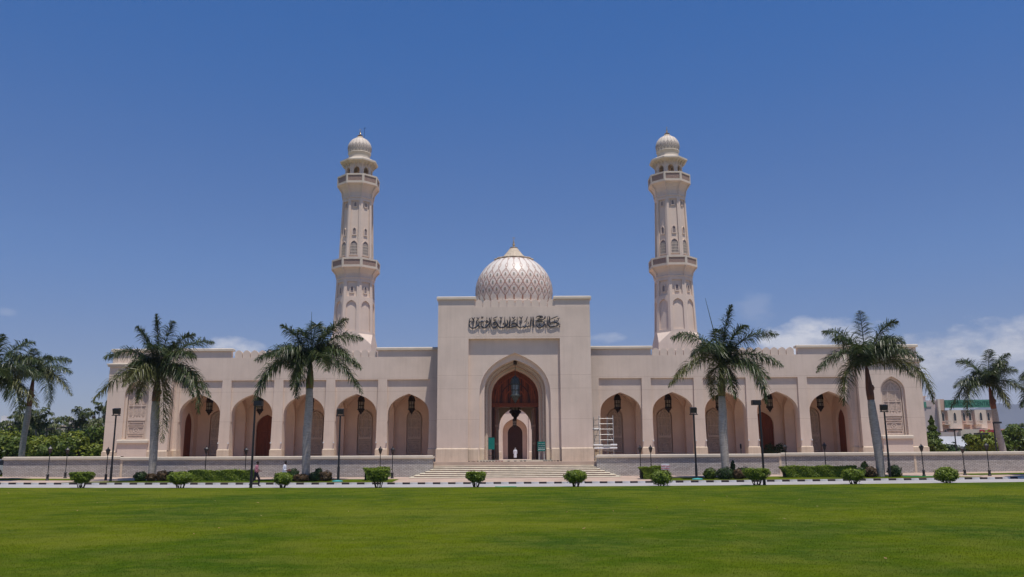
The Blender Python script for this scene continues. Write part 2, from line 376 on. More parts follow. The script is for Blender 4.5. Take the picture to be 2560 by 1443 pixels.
def coping(mb, x0, x1, y0, y1, z, h=0.26, o=0.15, mi=0):
    a = 0.07
    mb.box(x0 - o, x1 + o, y0 - o, y1 + o, z, z + h - a, mi, skip='u')
    vs = [(x0 - o, y0 - o, z + h - a), (x1 + o, y0 - o, z + h - a), (x1 + o, y1 + o, z + h - a), (x0 - o, y1 + o, z + h - a),
          (x0 - o + a, y0 - o + a, z + h), (x1 + o - a, y0 - o + a, z + h), (x1 + o - a, y1 + o - a, z + h), (x0 - o + a, y1 + o - a, z + h)]
    mb.add(vs, [(4, 5, 6, 7), (0, 1, 5, 4), (1, 2, 6, 5), (2, 3, 7, 6), (3, 0, 4, 7)], mi)
def plinth(mb, x0, x1, yb, z0, z1, o=0.08, sides=True, mi=0):
    """block standing o proud of a wall face at y=yb, with a chamfered top"""
    s = o if sides else 0.0
    vs = [(x0 - s, yb - o, z0), (x1 + s, yb - o, z0), (x1 + s, yb - o, z1 - 0.09), (x0 - s, yb - o, z1 - 0.09), (x0, yb - 0.002, z1), (x1, yb - 0.002, z1),
          (x0 - s, yb + 0.35, z0), (x1 + s, yb + 0.35, z0), (x1 + s, yb + 0.35, z1 - 0.09), (x0 - s, yb + 0.35, z1 - 0.09), (x0, yb + 0.35, z1), (x1, yb + 0.35, z1)]
    mb.add(vs, [(0, 1, 2, 3), (3, 2, 5, 4), (1, 7, 8, 2), (6, 0, 3, 9), (2, 8, 11, 5), (9, 3, 4, 10), (4, 5, 11, 10)], mi)
def smooth01(a, b, x):
    t = min(1, max(0, (x - a) / (b - a))); return t * t * (3 - 2 * t)
def ground_z(x, y):
    if y < 64.4: b = 0.0
    elif y < 64.6: b = 0.13
    else: b = 0.13 + (min(y, 72) - 64.6) / 7.4 * 0.23
    return b + 0.15 * min(abs(x) / 36, 1.6) ** 2 * smooth01(36, 58, y)
def sheet(mb, x0, x1, y0, y1, dz=0.0, nx=40, ny=1, mi=0, zf=ground_z, xs=None):
    xs = xs or [x0 + (x1 - x0) * i / nx for i in range(nx + 1)]; ys = [y0 + (y1 - y0) * j / ny for j in range(ny + 1)]
    vs = [(x, y, zf(x, min(max(y, y0 + 1e-4), y1 - 1e-4)) + dz) for y in ys for x in xs]; n = len(xs)
    fs = [(j * n + i, j * n + i + 1, (j + 1) * n + i + 1, (j + 1) * n + i) for j in range(ny) for i in range(n - 1)]
    return mb.add(vs, fs, mi)
TER = 1.55     # level of the raised terrace
# ------------------------------------------------------------------ ground
g = MB(); g.add([(-5200, -250, -0.12), (5600, -250, -0.12), (5600, 4700, -0.12), (-5200, 4700, -0.12)], [(0, 1, 2, 3)])
tag(g.build('ground', SAND, fix=False), kind='structure')
g = MB(); sheet(g, -130, 130, -12, 57.3, 0.03, 60, 40)
tag(g.build('lawn', LAWN, fix=False), kind='structure')
g = MB(); sheet(g, -130, 130, 57.3, 64.4, 0.0, 60, 2)
road = tag(g.build('road', ASPH, fix=False), kind='structure')
g = MB(); sheet(g, -130, 130, 57.16, 57.34, 0.045, 60, 1)
tag(g.build('road_edging', COPE, fix=False), kind='structure')
g = MB(); sheet(g, -130, 130, 64.6, 72.6, 0.0, 60, 6)
tag(g.build('pavement', PAVE, fix=False), kind='structure')
g = MB(); g.box(-200, -42.8, 72.6, 400, 0.2, 0.5, skip='d'); g.box(70, 260, 72.6, 400, 0.2, 0.5, skip='d')
tag(g.build('outer_grounds', LAWN, fix=False), kind='structure')
kerb = empty('kerb'); kerb['kind'] = 'structure'
kw = MB().box(0, 0.55, 0, 0.2, -0.02, 0.13); kb = MB().box(0, 0.55, 0, 0.2, -0.02, 0.13)
base_w = kw.build('kerb_stone', WHITEK, kerb); base_b = kb.build('kerb_stone', BLACKK, kerb)
i0 = -74; first = {0: base_w, 1: base_b}
for i in range(i0, 75):
    x = i * 0.565 + 0.1; src = first[i % 2]
    o = src if (i < i0 + 2) else inst(src, (0, 0, 0), kerb)
    o.location = (x, 64.402, ground_z(x + .28, 64.4 - 1e-3)); o.rotation_euler = (0, -math.atan(0.15 * 2 * x / 36 ** 2), 0)
# grass verges between kerb and terrace wall
def verge(x0, x1, ya, yb, skew0=0, skew1=0):
    mb = MB(); n = 24
    vs = []; fs = []
    for i in range(n + 1):
        x = x0 + (x1 - x0) * i / n
        a, b = ya(x) if callable(ya) else ya, yb(x) if callable(yb) else yb
        vs += [(x, a, ground_z(x, a) + 0.02), (x, b, ground_z(x, b) + 0.02)]
    for i in range(n): fs.append((2 * i, 2 * i + 2, 2 * i + 3, 2 * i + 1))
    mb.add(vs, fs); return mb
for m_ in (verge(-34, -9.2, 64.75, lambda x: 68.7 if x > -26 else 64.9 + (x + 34) / 8 * 3.8), verge(-60, -34.5, lambda x: 67.2, 69.4),
           verge(10.6, 35, 64.75, lambda x: 68.7 if x < 28 else 68.7 - (x - 28) / 7 * 3.6), verge(35.5, 70, 67.4, 69.4)):
    tag(m_.build('grass_verge', LAWN, fix=False), kind='structure')
# terrace behind its walls
g = MB(); g.box(-42.7, 75, 72.45, 175, 0, TER, skip='db')
tag(g.build('terrace', PAVE, fix=False), kind='structure')
# ------------------------------------------------------------------ terrace walls
def terrace_wall(x0, x1, label, segs, piers, ends):
    w = empty('terrace_wall', ((x0 + x1) / 2, 72.2, 0), label, 'wall'); ox = (x0 + x1) / 2
    for a, b, zt in segs:
        mb = MB(); mb.box(a - ox, b - ox, -0.2, 0.2, 0.0, zt - 0.3); mb.build('wall_panel', BLOCK, w)
        mb = MB(); mb.box(a - ox, b - ox, -0.25, 0.25, zt - 0.3, zt - 0.24, skip='u'); mb.box(a - ox - (0.1 if a == x0 else 0), b - ox + (0.1 if b == x1 else 0), -0.32, 0.32, zt - 0.24, zt - 0.06, skip='u')
        mb.add([(a - ox, -0.32, zt - 0.06), (b - ox, -0.32, zt - 0.06), (b - ox, -0.27, zt), (a - ox, -0.27, zt), (a - ox, 0.32, zt - 0.06), (b - ox, 0.32, zt - 0.06), (b - ox, 0.27, zt), (a - ox, 0.27, zt)],
               [(0, 1, 2, 3), (3, 2, 6, 7), (7, 6, 5, 4)]); mb.build('coping', COPE, w)
    for p, zt in piers:
        mb = MB(); mb.box(p - ox - 0.09, p - ox + 0.09, -0.235, 0.1, 0.1, zt - 0.3, skip='bu'); mb.build('pier', BASE, w)
    return w
wl = terrace_wall(-42.8, -6.85, 'grey block terrace wall with a pale coping, left of the steps', [(-42.8, -33, 2.2), (-33, -6.85, 2.13)], [(-32.9, 2.2)], 0)
wr = terrace_wall(6.85, 75, 'grey block terrace wall with a pale coping, right of the steps', [(6.85, 22.2, 2.11), (22.2, 75, 2.18)], [(22.15, 2.11), (33.4, 2.18)], 0)
mb = MB(); mb.box(-42.8, -42.4, 72.4, 130, 0, 1.9); mb.box(-42.87, -42.33, 72.45, 130, 1.9, 2.2)
mb.build('return_wall', COPE, wl).matrix_parent_inverse = Matrix.Translation(-wl.location)
# ------------------------------------------------------------------ steps
st = empty('staircase', (0, 70, 0), 'broad stone staircase rising to the entrance portal', 'staircase')
for i in range(9):
    zt = 0.25 + (TER - 0.25) / 9 * (i + 1); hw = (8.65, 8.25, 7.85, 7.45, 7.08)[i] if i < 5 else 6.82
    y0 = 0.4 * i; y1 = 4.2 if i > 4 else 2.0; r = 0.35 if i < 5 else 0
    def outl(h, y):
        if not r: return [(-h, y), (h, y), (h, y1), (-h, y1)]
        return [(-h + r, y), (h - r, y), (h - r * .3, y + r * .3), (h, y + r), (h, y1), (-h, y1), (-h, y + r), (-h + r * .3, y + r * .3)]
    mb = MB(); fm = lambda u, v, d: (u, v, d)
    mb.poly(outl(hw, y0 + 0.03), (), fm, 0.1, zt - 0.05, mi=1)
    A_, B_2, n_ = outl(hw + 0.025, y0 - .01), outl(hw - 0.05, y0 + .075), len(outl(hw, y0)); vs = [(x, y, zt - .06) for x, y in A_] + [(x, y, zt - .04) for x, y in A_] + [(x, y, zt) for x, y in B_2]
    mb.add(vs, [tuple(range(2 * n_, 3 * n_))] + [(k * n_ + j, k * n_ + (j + 1) % n_, (k + 1) * n_ + (j + 1) % n_, (k + 1) * n_ + j) for k in (0, 1) for j in range(n_)], 0)
    mb.build('step', [TREAD, RISER], st)
# ------------------------------------------------------------------ mosque front
mq = empty('mosque', (0, 80, TER), 'long cream mosque front with a tall central portal and arcaded wings', 'mosque')
PINV = Matrix.Translation(-mq.location)
def P(mb, name, mats, smooth=False, parent=None):
    o = mb.build(name, mats, parent or mq, smooth)
    if parent is None: o.matrix_parent_inverse = PINV
    return o
YP = 77.5
Y = lambda y: (lambda u, v, d: (u, y + d, v))
# portal layers
mb = MB(); mb.poly(notched(-7.06, 7.06, TER, 15.67, [[(4.22, TER), (4.22, 12.7), (-4.22, 12.7), (-4.22, TER)]]), (), Y(YP), 0, 0.37, back=False)
P(mb, 'portal_front', STONE)
mb = MB(); mb.poly(notched(-7.06, 7.06, TER, 15.67, [opening(0.05, 3.26, TER, 7.6, 11.42)]), (), Y(YP + 0.37), 0, 0.33, back=False)
P(mb, 'portal_recess', STONE)
mb = MB(); mb.poly(notched(-7.06, 7.06, TER, 15.67, [opening(0.05, 2.83, TER, 7.85, 10.83)]), (), Y(YP + 0.70), 0, 1.3, back=False)
P(mb, 'portal_arch', STONE2)
mb = MB(); mb.poly(notched(-7.06, 7.06, TER, 15.67, [opening(0.05, 2.52, TER, 7.7, 10.5)]), (), Y(YP + 2.0), 0, 1.1, back=False)
P(mb, 'portal_arch', RELIEF)
mb = MB(); mb.poly(notched(-7.06, 7.06, TER, 15.67, [opening(0.05, 2.24, TER, 7.55, 10.14)]), (), Y(YP + 3.1), 0, 0.9)
P(mb, 'portal_arch', INNER)
# moulded bands running round the inner arches
for w_, za_, y_, zs_ in ((2.66, 10.66, YP + 1.97, 7.78), (2.38, 10.32, YP + 3.07, 7.62)):
    mb = MB(); a = opening(0.05, w_ + 0.045, TER, zs_, za_ + 0.05); b = opening(0.05, w_ - 0.045, TER, zs_, za_ - 0.05)
    mb.poly(a + b[::-1], (), Y(y_), 0, 0.028); P(mb, 'arch_moulding', COPE)
# hall behind the portal
mb = MB()
mb.box(-7.06, -6.5, 81.5, 88.0, TER, 15.67); mb.box(6.5, 7.06, 81.5, 88.0, TER, 15.67); mb.box(-6.5, 6.5, 81.5, 88.0, 11.6, 12.0)
P(mb, 'hall_wall', INNER)
mb = MB(); mb.poly(notched(-6.5, 6.5, TER, 15.67, [opening(0.05, 1.64, TER, 4.9, 6.96, 4.75, 1.66)]), (), Y(87.2), 0, 0.8)
P(mb, 'hall_arch', INNER)
mb = MB(); mb.box(-6.5, 6.5, 78.5, 87.4, 15.2, 15.4); P(mb, 'portal_roof', COPE)
# plinths of the portal
for a, b, y_, o_ in ((-7.06, -4.22, 0, .08), (4.22, 7.06, 0, .08), (-4.22, -3.3, .37, .06), (3.35, 4.22, .37, .06), (-3.2, -2.78, .70, .05), (2.88, 3.3, .70, .05)):
    mb = MB(); plinth(mb, a, b, YP + y_, TER - .02, 2.76 if y_ == 0 else 2.74, sides=False, o=o_)
    if a < -7: mb.box(-7.14, -7.06, YP - .08, 80, TER, 2.70)
    if b > 7: mb.box(7.06, 7.14, YP - .08, 80, TER, 2.70)
    P(mb, 'plinth', BASE)
# corner parapet blocks
for a, b in ((-7.06, -3.66), (3.82, 7.06)):
    mb = MB(); mb.box(a, b, YP, YP + 1.6, 15.67, 16.4); P(mb, 'parapet_block', STONE2)
    mb = MB(); coping(mb, a, b, YP, YP + 1.6, 16.4, 0.27, 0.14); P(mb, 'coping', COPE)
mb = MB(); mb.box(-7.06, -6.7, YP + 1.6, 88, 15.67, 16.1); mb.box(6.7, 7.06, YP + 1.6, 88, 15.67, 16.1); mb.box(-6.7, 6.7, 87.7, 88, 15.67, 16.1); P(mb, 'parapet_block', STONE2)
# merlons
def merlon_mesh(w=0.345, h=0.74):
    mb = MB(); mb.poly([(-w, 0), (w, 0)] + arch(0, w, h * 0.50, h, 5), (), None, 0, 0.3); return mb
mer = merlon_mesh().build('merlon', STONE2, mq); mer.matrix_parent_inverse = PINV
ms = [(-3.28 + 0.752 * i, YP + 0.02, 15.66) for i in range(10)]
for sg in (-1, 1): ms += [(sg * (13.47 + 0.752 * i), 80.02, 11.34) for i in range(18)]
for i, p in enumerate(ms):
    o = mer if i == 0 else inst(mer, p, mq)
    o.location = p
# wings
BAY = [10.0 + 4.915 * k for k in range(5)]
def window_panel(parent, name, w, h, loc, ry=0):
    """carved blind window: arched head with lattice, mid rail, small crenels, lower panel with medallion"""
    root = MB(); t = 0.06
    root.poly([(-w, 0), (w, 0)] + arch(0, w, h * 0.80, h, 6), (), None, 0.10, 0.16, mi=1)         # back sheet
    root.poly([(-w, 0), (w, 0)] + arch(0, w, h * 0.80, h, 6), [[(-w + t, t), (w - t, t)] + arch(0, w - t, h * 0.80, h - t * 1.4, 6)], None, 0.0, 0.10, back=False)
    bars = []
    def hb(z, th=0.05, pr=0.02, x0=-1, x1=1): root.box(x0 * (w - t), x1 * (w - t), pr, 0.10, z, z + th, skip='b')
    def vb(x, z0, z1, th=0.05, pr=0.02): root.box(x - th / 2, x + th / 2, pr + .003, 0.10, z0, z1, skip='b')
    zl, zc, zm = h * 0.335, h * 0.40, h * 0.60
    hb(h * 0.80, 0.07, 0.01); hb(zm, 0.08, 0.0)
    for x in (-w * 0.42, w * 0.42): vb(x, zc, h * 0.80, 0.06)
    vb(0, h * 0.80, h * 0.96, 0.05)
    root.poly(arch(0, w * 0.42, h * 0.82, h * 0.93, 5), [arch(0, w * 0.42 - 0.06, h * 0.82 + .02, h * 0.93 - .07, 5)], None, 0.03, 0.10)
    for cx_, hw in ((-w * 0.70, w * 0.17), (0, w * 0.30), (w * 0.70, w * 0.17)):
        for z0, z1 in ((zc + 0.12, zm - 0.06), (zm + 0.14, h * 0.80 - 0.08)):
            root.poly([(cx_ - hw, z0), (cx_ + hw, z0), (cx_ + hw, z1), (cx_ - hw, z1)], [[(cx_ - hw + .03, z0 + .03), (cx_ + hw - .03, z0 + .03), (cx_ + hw - .03, z1 - .03), (cx_ - hw + .03, z1 - .03)]], None, 0.055, 0.10)
    root.box(-w + t * .5, w - t * .5, -0.05, 0.10, zl, zl + 0.22, skip='b')
    for k in range(6):
        x = -w * 0.86 + k * w * 0.344; root.poly([(x - .06, zl + .22), (x + .06, zl + .22), (x + .06, zl + .30), (x, zl + .37), (x - .06, zl + .30)], (), None, -0.04, 0.02)
    for z0, z1 in ((0.06, h * 0.075), (h * 0.095, h * 0.225), (h * 0.25, h * 0.31)):
        a = w - 0.10
        root.poly([(-a, z0), (a, z0), (a, z1), (-a, z1)], [[(-a + .05, z0 + .045), (a - .05, z0 + .045), (a - .05, z1 - .045), (-a + .05, z1 - .045)]], None, 0.0, 0.10)
    zc_ = h * 0.16; ring = [(0.21 * math.cos(q * PI / 8), zc_ + 0.21 * math.sin(q * PI / 8)) for q in range(16)]; rin = [(0.15 * math.cos(q * PI / 8), zc_ + 0.15 * math.sin(q * PI / 8)) for q in range(16)]
    root.poly(ring, [rin], None, 0.04, 0.10); root.poly([(0.06 * math.cos(q * PI / 4), zc_ + 0.06 * math.sin(q * PI / 4)) for q in range(8)], (), None, 0.03, 0.10)
    o = root.build(name, [RELIEFL, RELIEF], parent); o.location = loc; return o
RELIEFL = mat('pale_carving', (0.70, 0.56, 0.46), 0.9, 6, 0.15, 0.2, 30)
def groin(c, hw, y0, y1, zs, za, n=22):
    """cross vault over one bay seen from below"""
    prof = arch(0, 1, 0, 1, 40); xs = [p[0] for p in prof][::-1]; zsn = [p[1] for p in prof][::-1]
    f = lambda u: float(np.interp(max(-1, min(1, u)), xs, zsn)); vs = []; fs = []
    for j in range(n + 1):
        for i in range(n + 1):
            u = -1 + 2 * i / n; v = -1 + 2 * j / n
            vs.append((c + u * hw, (y0 + y1) / 2 + v * (y1 - y0) / 2, zs + (za - zs) * max(f(u), f(v))))
    for j in range(n):
        for i in range(n):
            a = j * (n + 1) + i; fs.append((a, a + 1, a + n + 2, a + n + 1))
    mb = MB(); mb.add(vs, fs); return mb
nichep = None
for sg in (-1, 1):
    cs = sorted([sg * b for b in BAY]); x0, x1 = sorted((sg * 7.06, sg * 32.0))
    recs = [[(c + 1.93, 2.6), (c + 2.03, 9.2), (c - 2.03, 9.2), (c - 1.93, 2.6), ] for c in cs]
    recs = [[(c + 1.92, TER)] + r + [(c - 1.92, TER)] for c, r in zip(cs, recs)]
    mb = MB(); mb.poly(notched(x0, x1, TER, 11.35, recs), (), Y(80.0), 0, 0.17, back=False); P(mb, 'arcade_front', STONE)
    mb = MB(); mb.poly(notched(x0, x1, TER, 11.35, [opening(c, 1.93, TER, 5.95, 7.88, 5.36, 1.90) for c in cs]), (), Y(80.17), 0, 0.78); P(mb, 'arcade_wall', STONE)
    edges = sorted([x0 if sg > 0 else x0] + [c - 1.92 for c in cs] + [c + 1.92 for c in cs] + [x1])
    for a, b in zip(edges[::2], edges[1::2]):
        mb = MB(); plinth(mb, a, b, 80.0, TER - .02, 2.80, o=0.07, sides=False)
        mb.box(a - 0.05, a + .3, 79.96, 80.95, TER, 2.71) if abs(a - x0) > .1 else None
        mb.box(b - .3, b + 0.05, 79.96, 80.95, TER, 2.71) if abs(b - x1) > .1 else None
        P(mb, 'plinth', BASE)
        # small floodlight on the pilaster
        if abs(a - x0) > .1 and abs(b - x1) > .1:
            for xx in (a + .06, b - .06):
                mb = MB(); mb.box(xx - .06, xx + .06, 79.86, 79.99, 3.3, 3.42); P(mb, 'spotlight', WHITEP)
    # gallery
    zf = [[] for _ in cs]; holes = []
    for c in cs:
        if abs(abs(c) - BAY[3]) < .1: holes.append(opening(c, 1.05, TER, 4.9, 6.25)[::1])
    mb = MB()
    hol = []
    for c in cs:
        if abs(abs(c) - BAY[3]) > .1: hol.append([(c - .78, 2.25), (c + .78, 2.25)] + arch(c, .78, 5.85, 6.7))
    mb.poly(notched(x0, x1, TER, 9.4, holes), hol, Y(85.2), 0, 0.5); P(mb, 'gallery_wall', INNER)
    for c in cs:
        P(groin(c, 2.0, 80.95, 85.2, 5.95, 8.25), 'vault', INNER, smooth=False)
        if abs(abs(c) - BAY[3]) > .1:
            if nichep is None:
                nichep = window_panel(mq, 'window_panel', 0.66, 4.2, (0, 0, 0)); nichep.matrix_parent_inverse = PINV; nichep.location = (c, 85.28, 2.34)
            else: inst(nichep, (c, 85.28, 2.34), mq)
            mb = MB(); mb.box(c - .9, c + .9, 85.55, 85.6, 2.2, 6.8); P(mb, 'niche_back', INNER)
        else:
            mb = MB(); mb.poly([(c - 1.05, TER), (c + 1.05, TER)] + arch(c, 1.05, 4.9, 6.25)[0:], (), Y(85.45), 0, 0.05)
            mb.box(c - 1.05, c + 1.05, 85.38, 85.45, 4.55, 4.75); mb.box(c - .04, c + .04, 85.39, 85.45, TER, 4.55)
            for q in (-.52, .52):
                for z0, z1 in ((1.75, 2.7), (2.85, 4.4)): mb.box(c + q - .32, c + q + .32, 85.42, 85.45, z0, z1)
            P(mb, 'wooden_door', WOODT)
    # transverse arches between the bays
    for k in range(len(BAY) + 1):
        xm = sg * ((BAY[0] - 2.4575) + 4.915 * k)
        if k == 0: a, b = sorted((sg * 7.06, sg * 8.0))
        elif k == 5: a, b = sorted((sg * 31.65, sg * 32.4))
        else: a, b = xm - .46, xm + .46
        fm = lambda u, v, d: (a + d, u, v)
        if 0 < k < 5: mb = MB(); mb.poly(notched(80.95, 85.2, TER, 9.4, [opening(83.08, 1.62, TER, 5.7, 7.5, 5.36, 1.55)]), (), fm, 0, b - a)
        elif k == 5: mb = MB(); mb.poly(notched(80.95, 85.2, TER, 9.4, [opening(83.08, 1.15, TER, 5.0, 6.5)]), (), fm, 0, b - a)
        else: mb = MB(); mb.box(a, b, 80.95, 85.2, TER, 9.4)
        P(mb, 'transverse_arch', INNER)
        if k == 5:
            xd = sg * 31.9; x_a, x_b = sorted((xd, xd + sg * .08)); mb = MB()
            mb.poly([(83.08 - 1.15, TER), (83.08 + 1.15, TER)] + arch(83.08, 1.15, 5.0, 6.5), (), lambda u, v, d: (x_a + d, u, v), 0, x_b - x_a)
            P(mb, 'wooden_door', WOODT)
    mb = MB(); mb.box(x0, x1, 80.17, 86.0, 9.4, 9.6, skip='f'); mb.box(x0, x1, 85.7, 86.0, 1.5, 11.35); mb.box(x0, x1, 80.95, 85.7, 11.0, 11.2); P(mb, 'wing_roof', COPE)
    # parapets
    a, b = sorted((sg * 7.06, sg * 13.0)); mb = MB(); mb.box(a, b, 80.0, 80.5, 11.35, 12.0); P(mb, 'parapet_block', STONE2)
    mb = MB(); coping(mb, a - (0.1 if sg > 0 else 0), b + (0.1 if sg < 0 else 0), 80.0, 80.5, 12.0, 0.26, 0.16); P(mb, 'coping', COPE)
    a, b = sorted((sg * 26.95, sg * 38.2)); mb = MB(); mb.box(a, b, 80.0, 80.5, 11.35, 12.0); P(mb, 'parapet_block', STONE2)
    mb = MB(); coping(mb, a, b, 80.0, 80.5, 12.0, 0.26, 0.16); P(mb, 'coping', COPE)
    # end pavilion
    a, b = sorted((sg * 32.0, sg * 37.9)); c = sg * 35.15; YV = 78.9
    hole = [(c - 1.12, 3.75), (c + 1.12, 3.75)] + arch(c, 1.12, 7.75, 9.12)
    mb = MB(); mb.poly([(a, TER), (b, TER), (b, 10.45), (a, 10.45)], [hole], Y(YV), 0, 0.22, back=False); P(mb, 'pavilion_front', STONE)
    hole = [(c - .93, 3.75), (c + .93, 3.75)] + arch(c, .93, 7.7, 8.92)
    mb = MB(); mb.poly([(a, TER), (b, TER), (b, 10.45), (a, 10.45)], [hole], Y(YV + .22), 0, 0.25); P(mb, 'pavilion_front', STONE)
    mb = MB(); mb.box(a, b, YV + .47, YV + .6, TER, 10.45, skip='f'); mb.box(a, b, YV + .47, 80.0, TER, 10.45, skip='b'); P(mb, 'pavilion_body', STONE2)
    mb = MB(); mb.box(*sorted((sg * 32.0, sg * 38.2)), 80.0, 86.0, TER, 11.35); P(mb, 'pavilion_body', STONE2)
    o = inst(nichep, (c, YV + .33, 3.78), mq, scale=(0.86 / 0.66, 0.5, 5.0 / 4.2))
    mb = MB(); mb.box(c - 1.35, c + 1.35, YV - .16, YV, 2.0, 3.40); P(mb, 'apron', STONE2)
    mb = MB(); coping(mb, c - 1.3, c + 1.3, YV - .16, YV - .16 + .1, 3.40, 0.3, 0.14); mb.box(c - 1.4, c + 1.4, YV - .1, YV - .005, 3.41, 3.6); P(mb, 'sill', COPE)
    mb = MB(); plinth(mb, a, b, YV, TER - .02, 2.72, o=0.08, sides=False); mb.box(a - .08, a, YV - .08, 80.5, TER, 2.64); mb.box(b, b + .08, YV - .08, 86, TER, 2.64); P(mb, 'plinth', BASE)
    mb = MB(); mb.box(a - .15, b + .15, YV - .15, 80.05, 10.45, 10.62, skip='b')
    mb.add([(a - .22, YV - .22, 10.62), (b + .22, YV - .22, 10.62), (b + .22, YV - .22, 10.72), (a - .22, YV - .22, 10.72), (b + .1, 79.99, 10.92), (a - .1, 79.99, 10.92), (b + .22, 80.02, 10.62), (a - .22, 80.02, 10.62)],
           [(0, 1, 2, 3), (3, 2, 4, 5), (1, 6, 4, 2), (0, 3, 5, 7), (0, 7, 6, 1)]); P(mb, 'cornice', COPE)
# portal side walls seen above the wings
mb = MB(); mb.box(-7.06, -6.5, YP + .7, 81.5, TER, 15.67, skip='f'); mb.box(6.5, 7.06, YP + .7, 81.5, TER, 15.67, skip='f'); P(mb, 'portal_side', STONE2)
# wooden tympanum, lintel, door leaves
mb = MB(); mb.poly([(-2.2, 6.9), (2.3, 6.9)] + arch(0.05, 2.3, 7.5, 10.2), (), Y(81.52), 0, 0.12); P(mb, 'tympanum', WOODT)
for k, (w_, h_) in enumerate(((1.95, 9.75), (1.45, 9.1), (1.0, 8.5), (0.55, 7.95))):
    mb = MB(); a_ = opening(0.05, w_, 6.95, 7.2, h_); b_ = opening(0.05, w_ - 0.09, 6.95, 7.2, h_ - 0.11)
    mb.poly(a_ + b_[::-1], (), Y(81.45), 0, 0.07); P(mb, 'carved_rib', WOODD if k % 2 else WOOD)
for k in range(13):
    x = -1.85 + k * 0.316; zt = 7.05 + 2.4 * math.sqrt(max(0, 1 - (x / 2.2) ** 2))
    mb = MB(); mb.box(x - 0.05, x + 0.05, 81.48, 81.52, 6.95, zt, skip='b'); P(mb, 'plank', WOOD if k % 2 else WOODD)
mb = MB(); mb.box(-2.2, 2.3, 81.3, 81.75, 6.62, 6.98); mb.box(-2.2, 2.3, 81.22, 81.3, 6.9, 7.0); P(mb, 'lintel', WOODT)
for sg in (-1, 1):
    mb = MB(); x_ = 0.05 + sg * 2.19; mb.box(min(x_, x_ - sg * .25), max(x_, x_ - sg * .25), 81.35, 81.7, TER, 6.62); P(mb, 'door_frame', WOODD)
    p0 = Vector((0.05 + sg * 1.95, 81.75, 0)); p1 = Vector((0.05 + sg * 1.62, 84.0, 0)); d = (p1 - p0).normalized(); nrm = Vector((-d.y, d.x, 0)) * (-sg)
    if nrm.x * sg > 0: nrm = -nrm
    leaf = MB(); vs = []
    for z in (TER + .02, 6.6):
        for p in (p0, p1, p1 - nrm * .09, p0 - nrm * .09): vs.append((p.x, p.y, z))
    leaf.add(vs, [(0, 3, 2, 1), (4, 5, 6, 7), (0, 1, 5, 4), (1, 2, 6, 5), (2, 3, 7, 6), (3, 0, 4, 7)])
    dl = P(leaf, 'door_leaf', WOOD)
    mb = MB(); L_ = (p1 - p0).length
    for z0, z1 in ((1.8, 3.1), (3.3, 4.8), (5.0, 6.4)):
        for q0, q1 in ((.12, .46), (.54, .88)):
            vs = []
            for z in (z0, z1):
                for q, off in ((q0, .002), (q1, .002), (q1, .035), (q0, .035)):
                    p = p0 + d * L_ * q + nrm * off; vs.append((p.x, p.y, z))
            mb.add(vs, [(0, 3, 2, 1), (4, 5, 6, 7), (0, 1, 5, 4), (1, 2, 6, 5), (2, 3, 7, 6), (3, 0, 4, 7)])
    mb.build('door_panel', WOODT, dl)
# entry step
mb = MB(); mb.box(-3.3, 3.4, 76.9, 78.1, TER, 1.68); P(mb, 'entry_step', TREAD)
# ------------------------------------------------------------------ inscription above the portal
ins = empty('inscription', (0.07, YP - 0.12, 14.2), 'raised dark metal Arabic calligraphy across the head of the portal', 'inscription')
def stroke(mb, pts, w, yo, taper=(0.35, 0.35)):
    """one pen stroke as a mitred ribbon with thickness; points in metres"""
    P_ = [Vector((p[0], p[1])) for p in pts]; n = len(P_); ls = []; rs = []
    for i, p in enumerate(P_):
        d = (P_[min(i + 1, n - 1)] - P_[max(i - 1, 0)]).normalized(); nn = Vector((-d.y, d.x))
        t = i / (n - 1); k = 1.0
        if t < 0.3: k = taper[0] + (1 - taper[0]) * t / 0.3
        if t > 0.7: k = min(k, taper[1] + (1 - taper[1]) * (1 - t) / 0.3)
        ls.append(p + nn * w * k / 2); rs.append(p - nn * w * k / 2)
    vs = [(q.x, yo, q.y) for q in ls] + [(q.x, yo, q.y) for q in rs] + [(q.x, yo + .06, q.y) for q in ls] + [(q.x, yo + .06, q.y) for q in rs]; fs = []
    for i in range(n - 1):
        fs += [(i, i + 1, n + i + 1, n + i), (2 * n + i, 3 * n + i, 3 * n + i + 1, 2 * n + i + 1), (i, 2 * n + i, 2 * n + i + 1, i + 1), (n + i, n + i + 1, 3 * n + i + 1, 3 * n + i)]
    fs += [(0, n, 3 * n, 2 * n), (n - 1, 3 * n - 1, 4 * n - 1, 2 * n - 1)]
    mb.add(vs, fs)
def spline(pts, k=5):
    if len(pts) < 3: return [tuple(Vector(pts[0]).lerp(Vector(pts[1]), i / 4)) for i in range(5)]
    out = []; Q = [pts[0]] + list(pts) + [pts[-1]]
    for i in range(1, len(Q) - 2):
        for j in range(k):
            t = j / k; p0, p1, p2, p3 = (Vector(q) for q in Q[i - 1:i + 3])
            out.append(tuple(0.5 * ((2 * p1) + (-p0 + p2) * t + (2 * p0 - 5 * p1 + 4 * p2 - p3) * t * t + (-p0 + 3 * p1 - 3 * p2 + p3) * t ** 3)))
    return out + [tuple(pts[-1])]
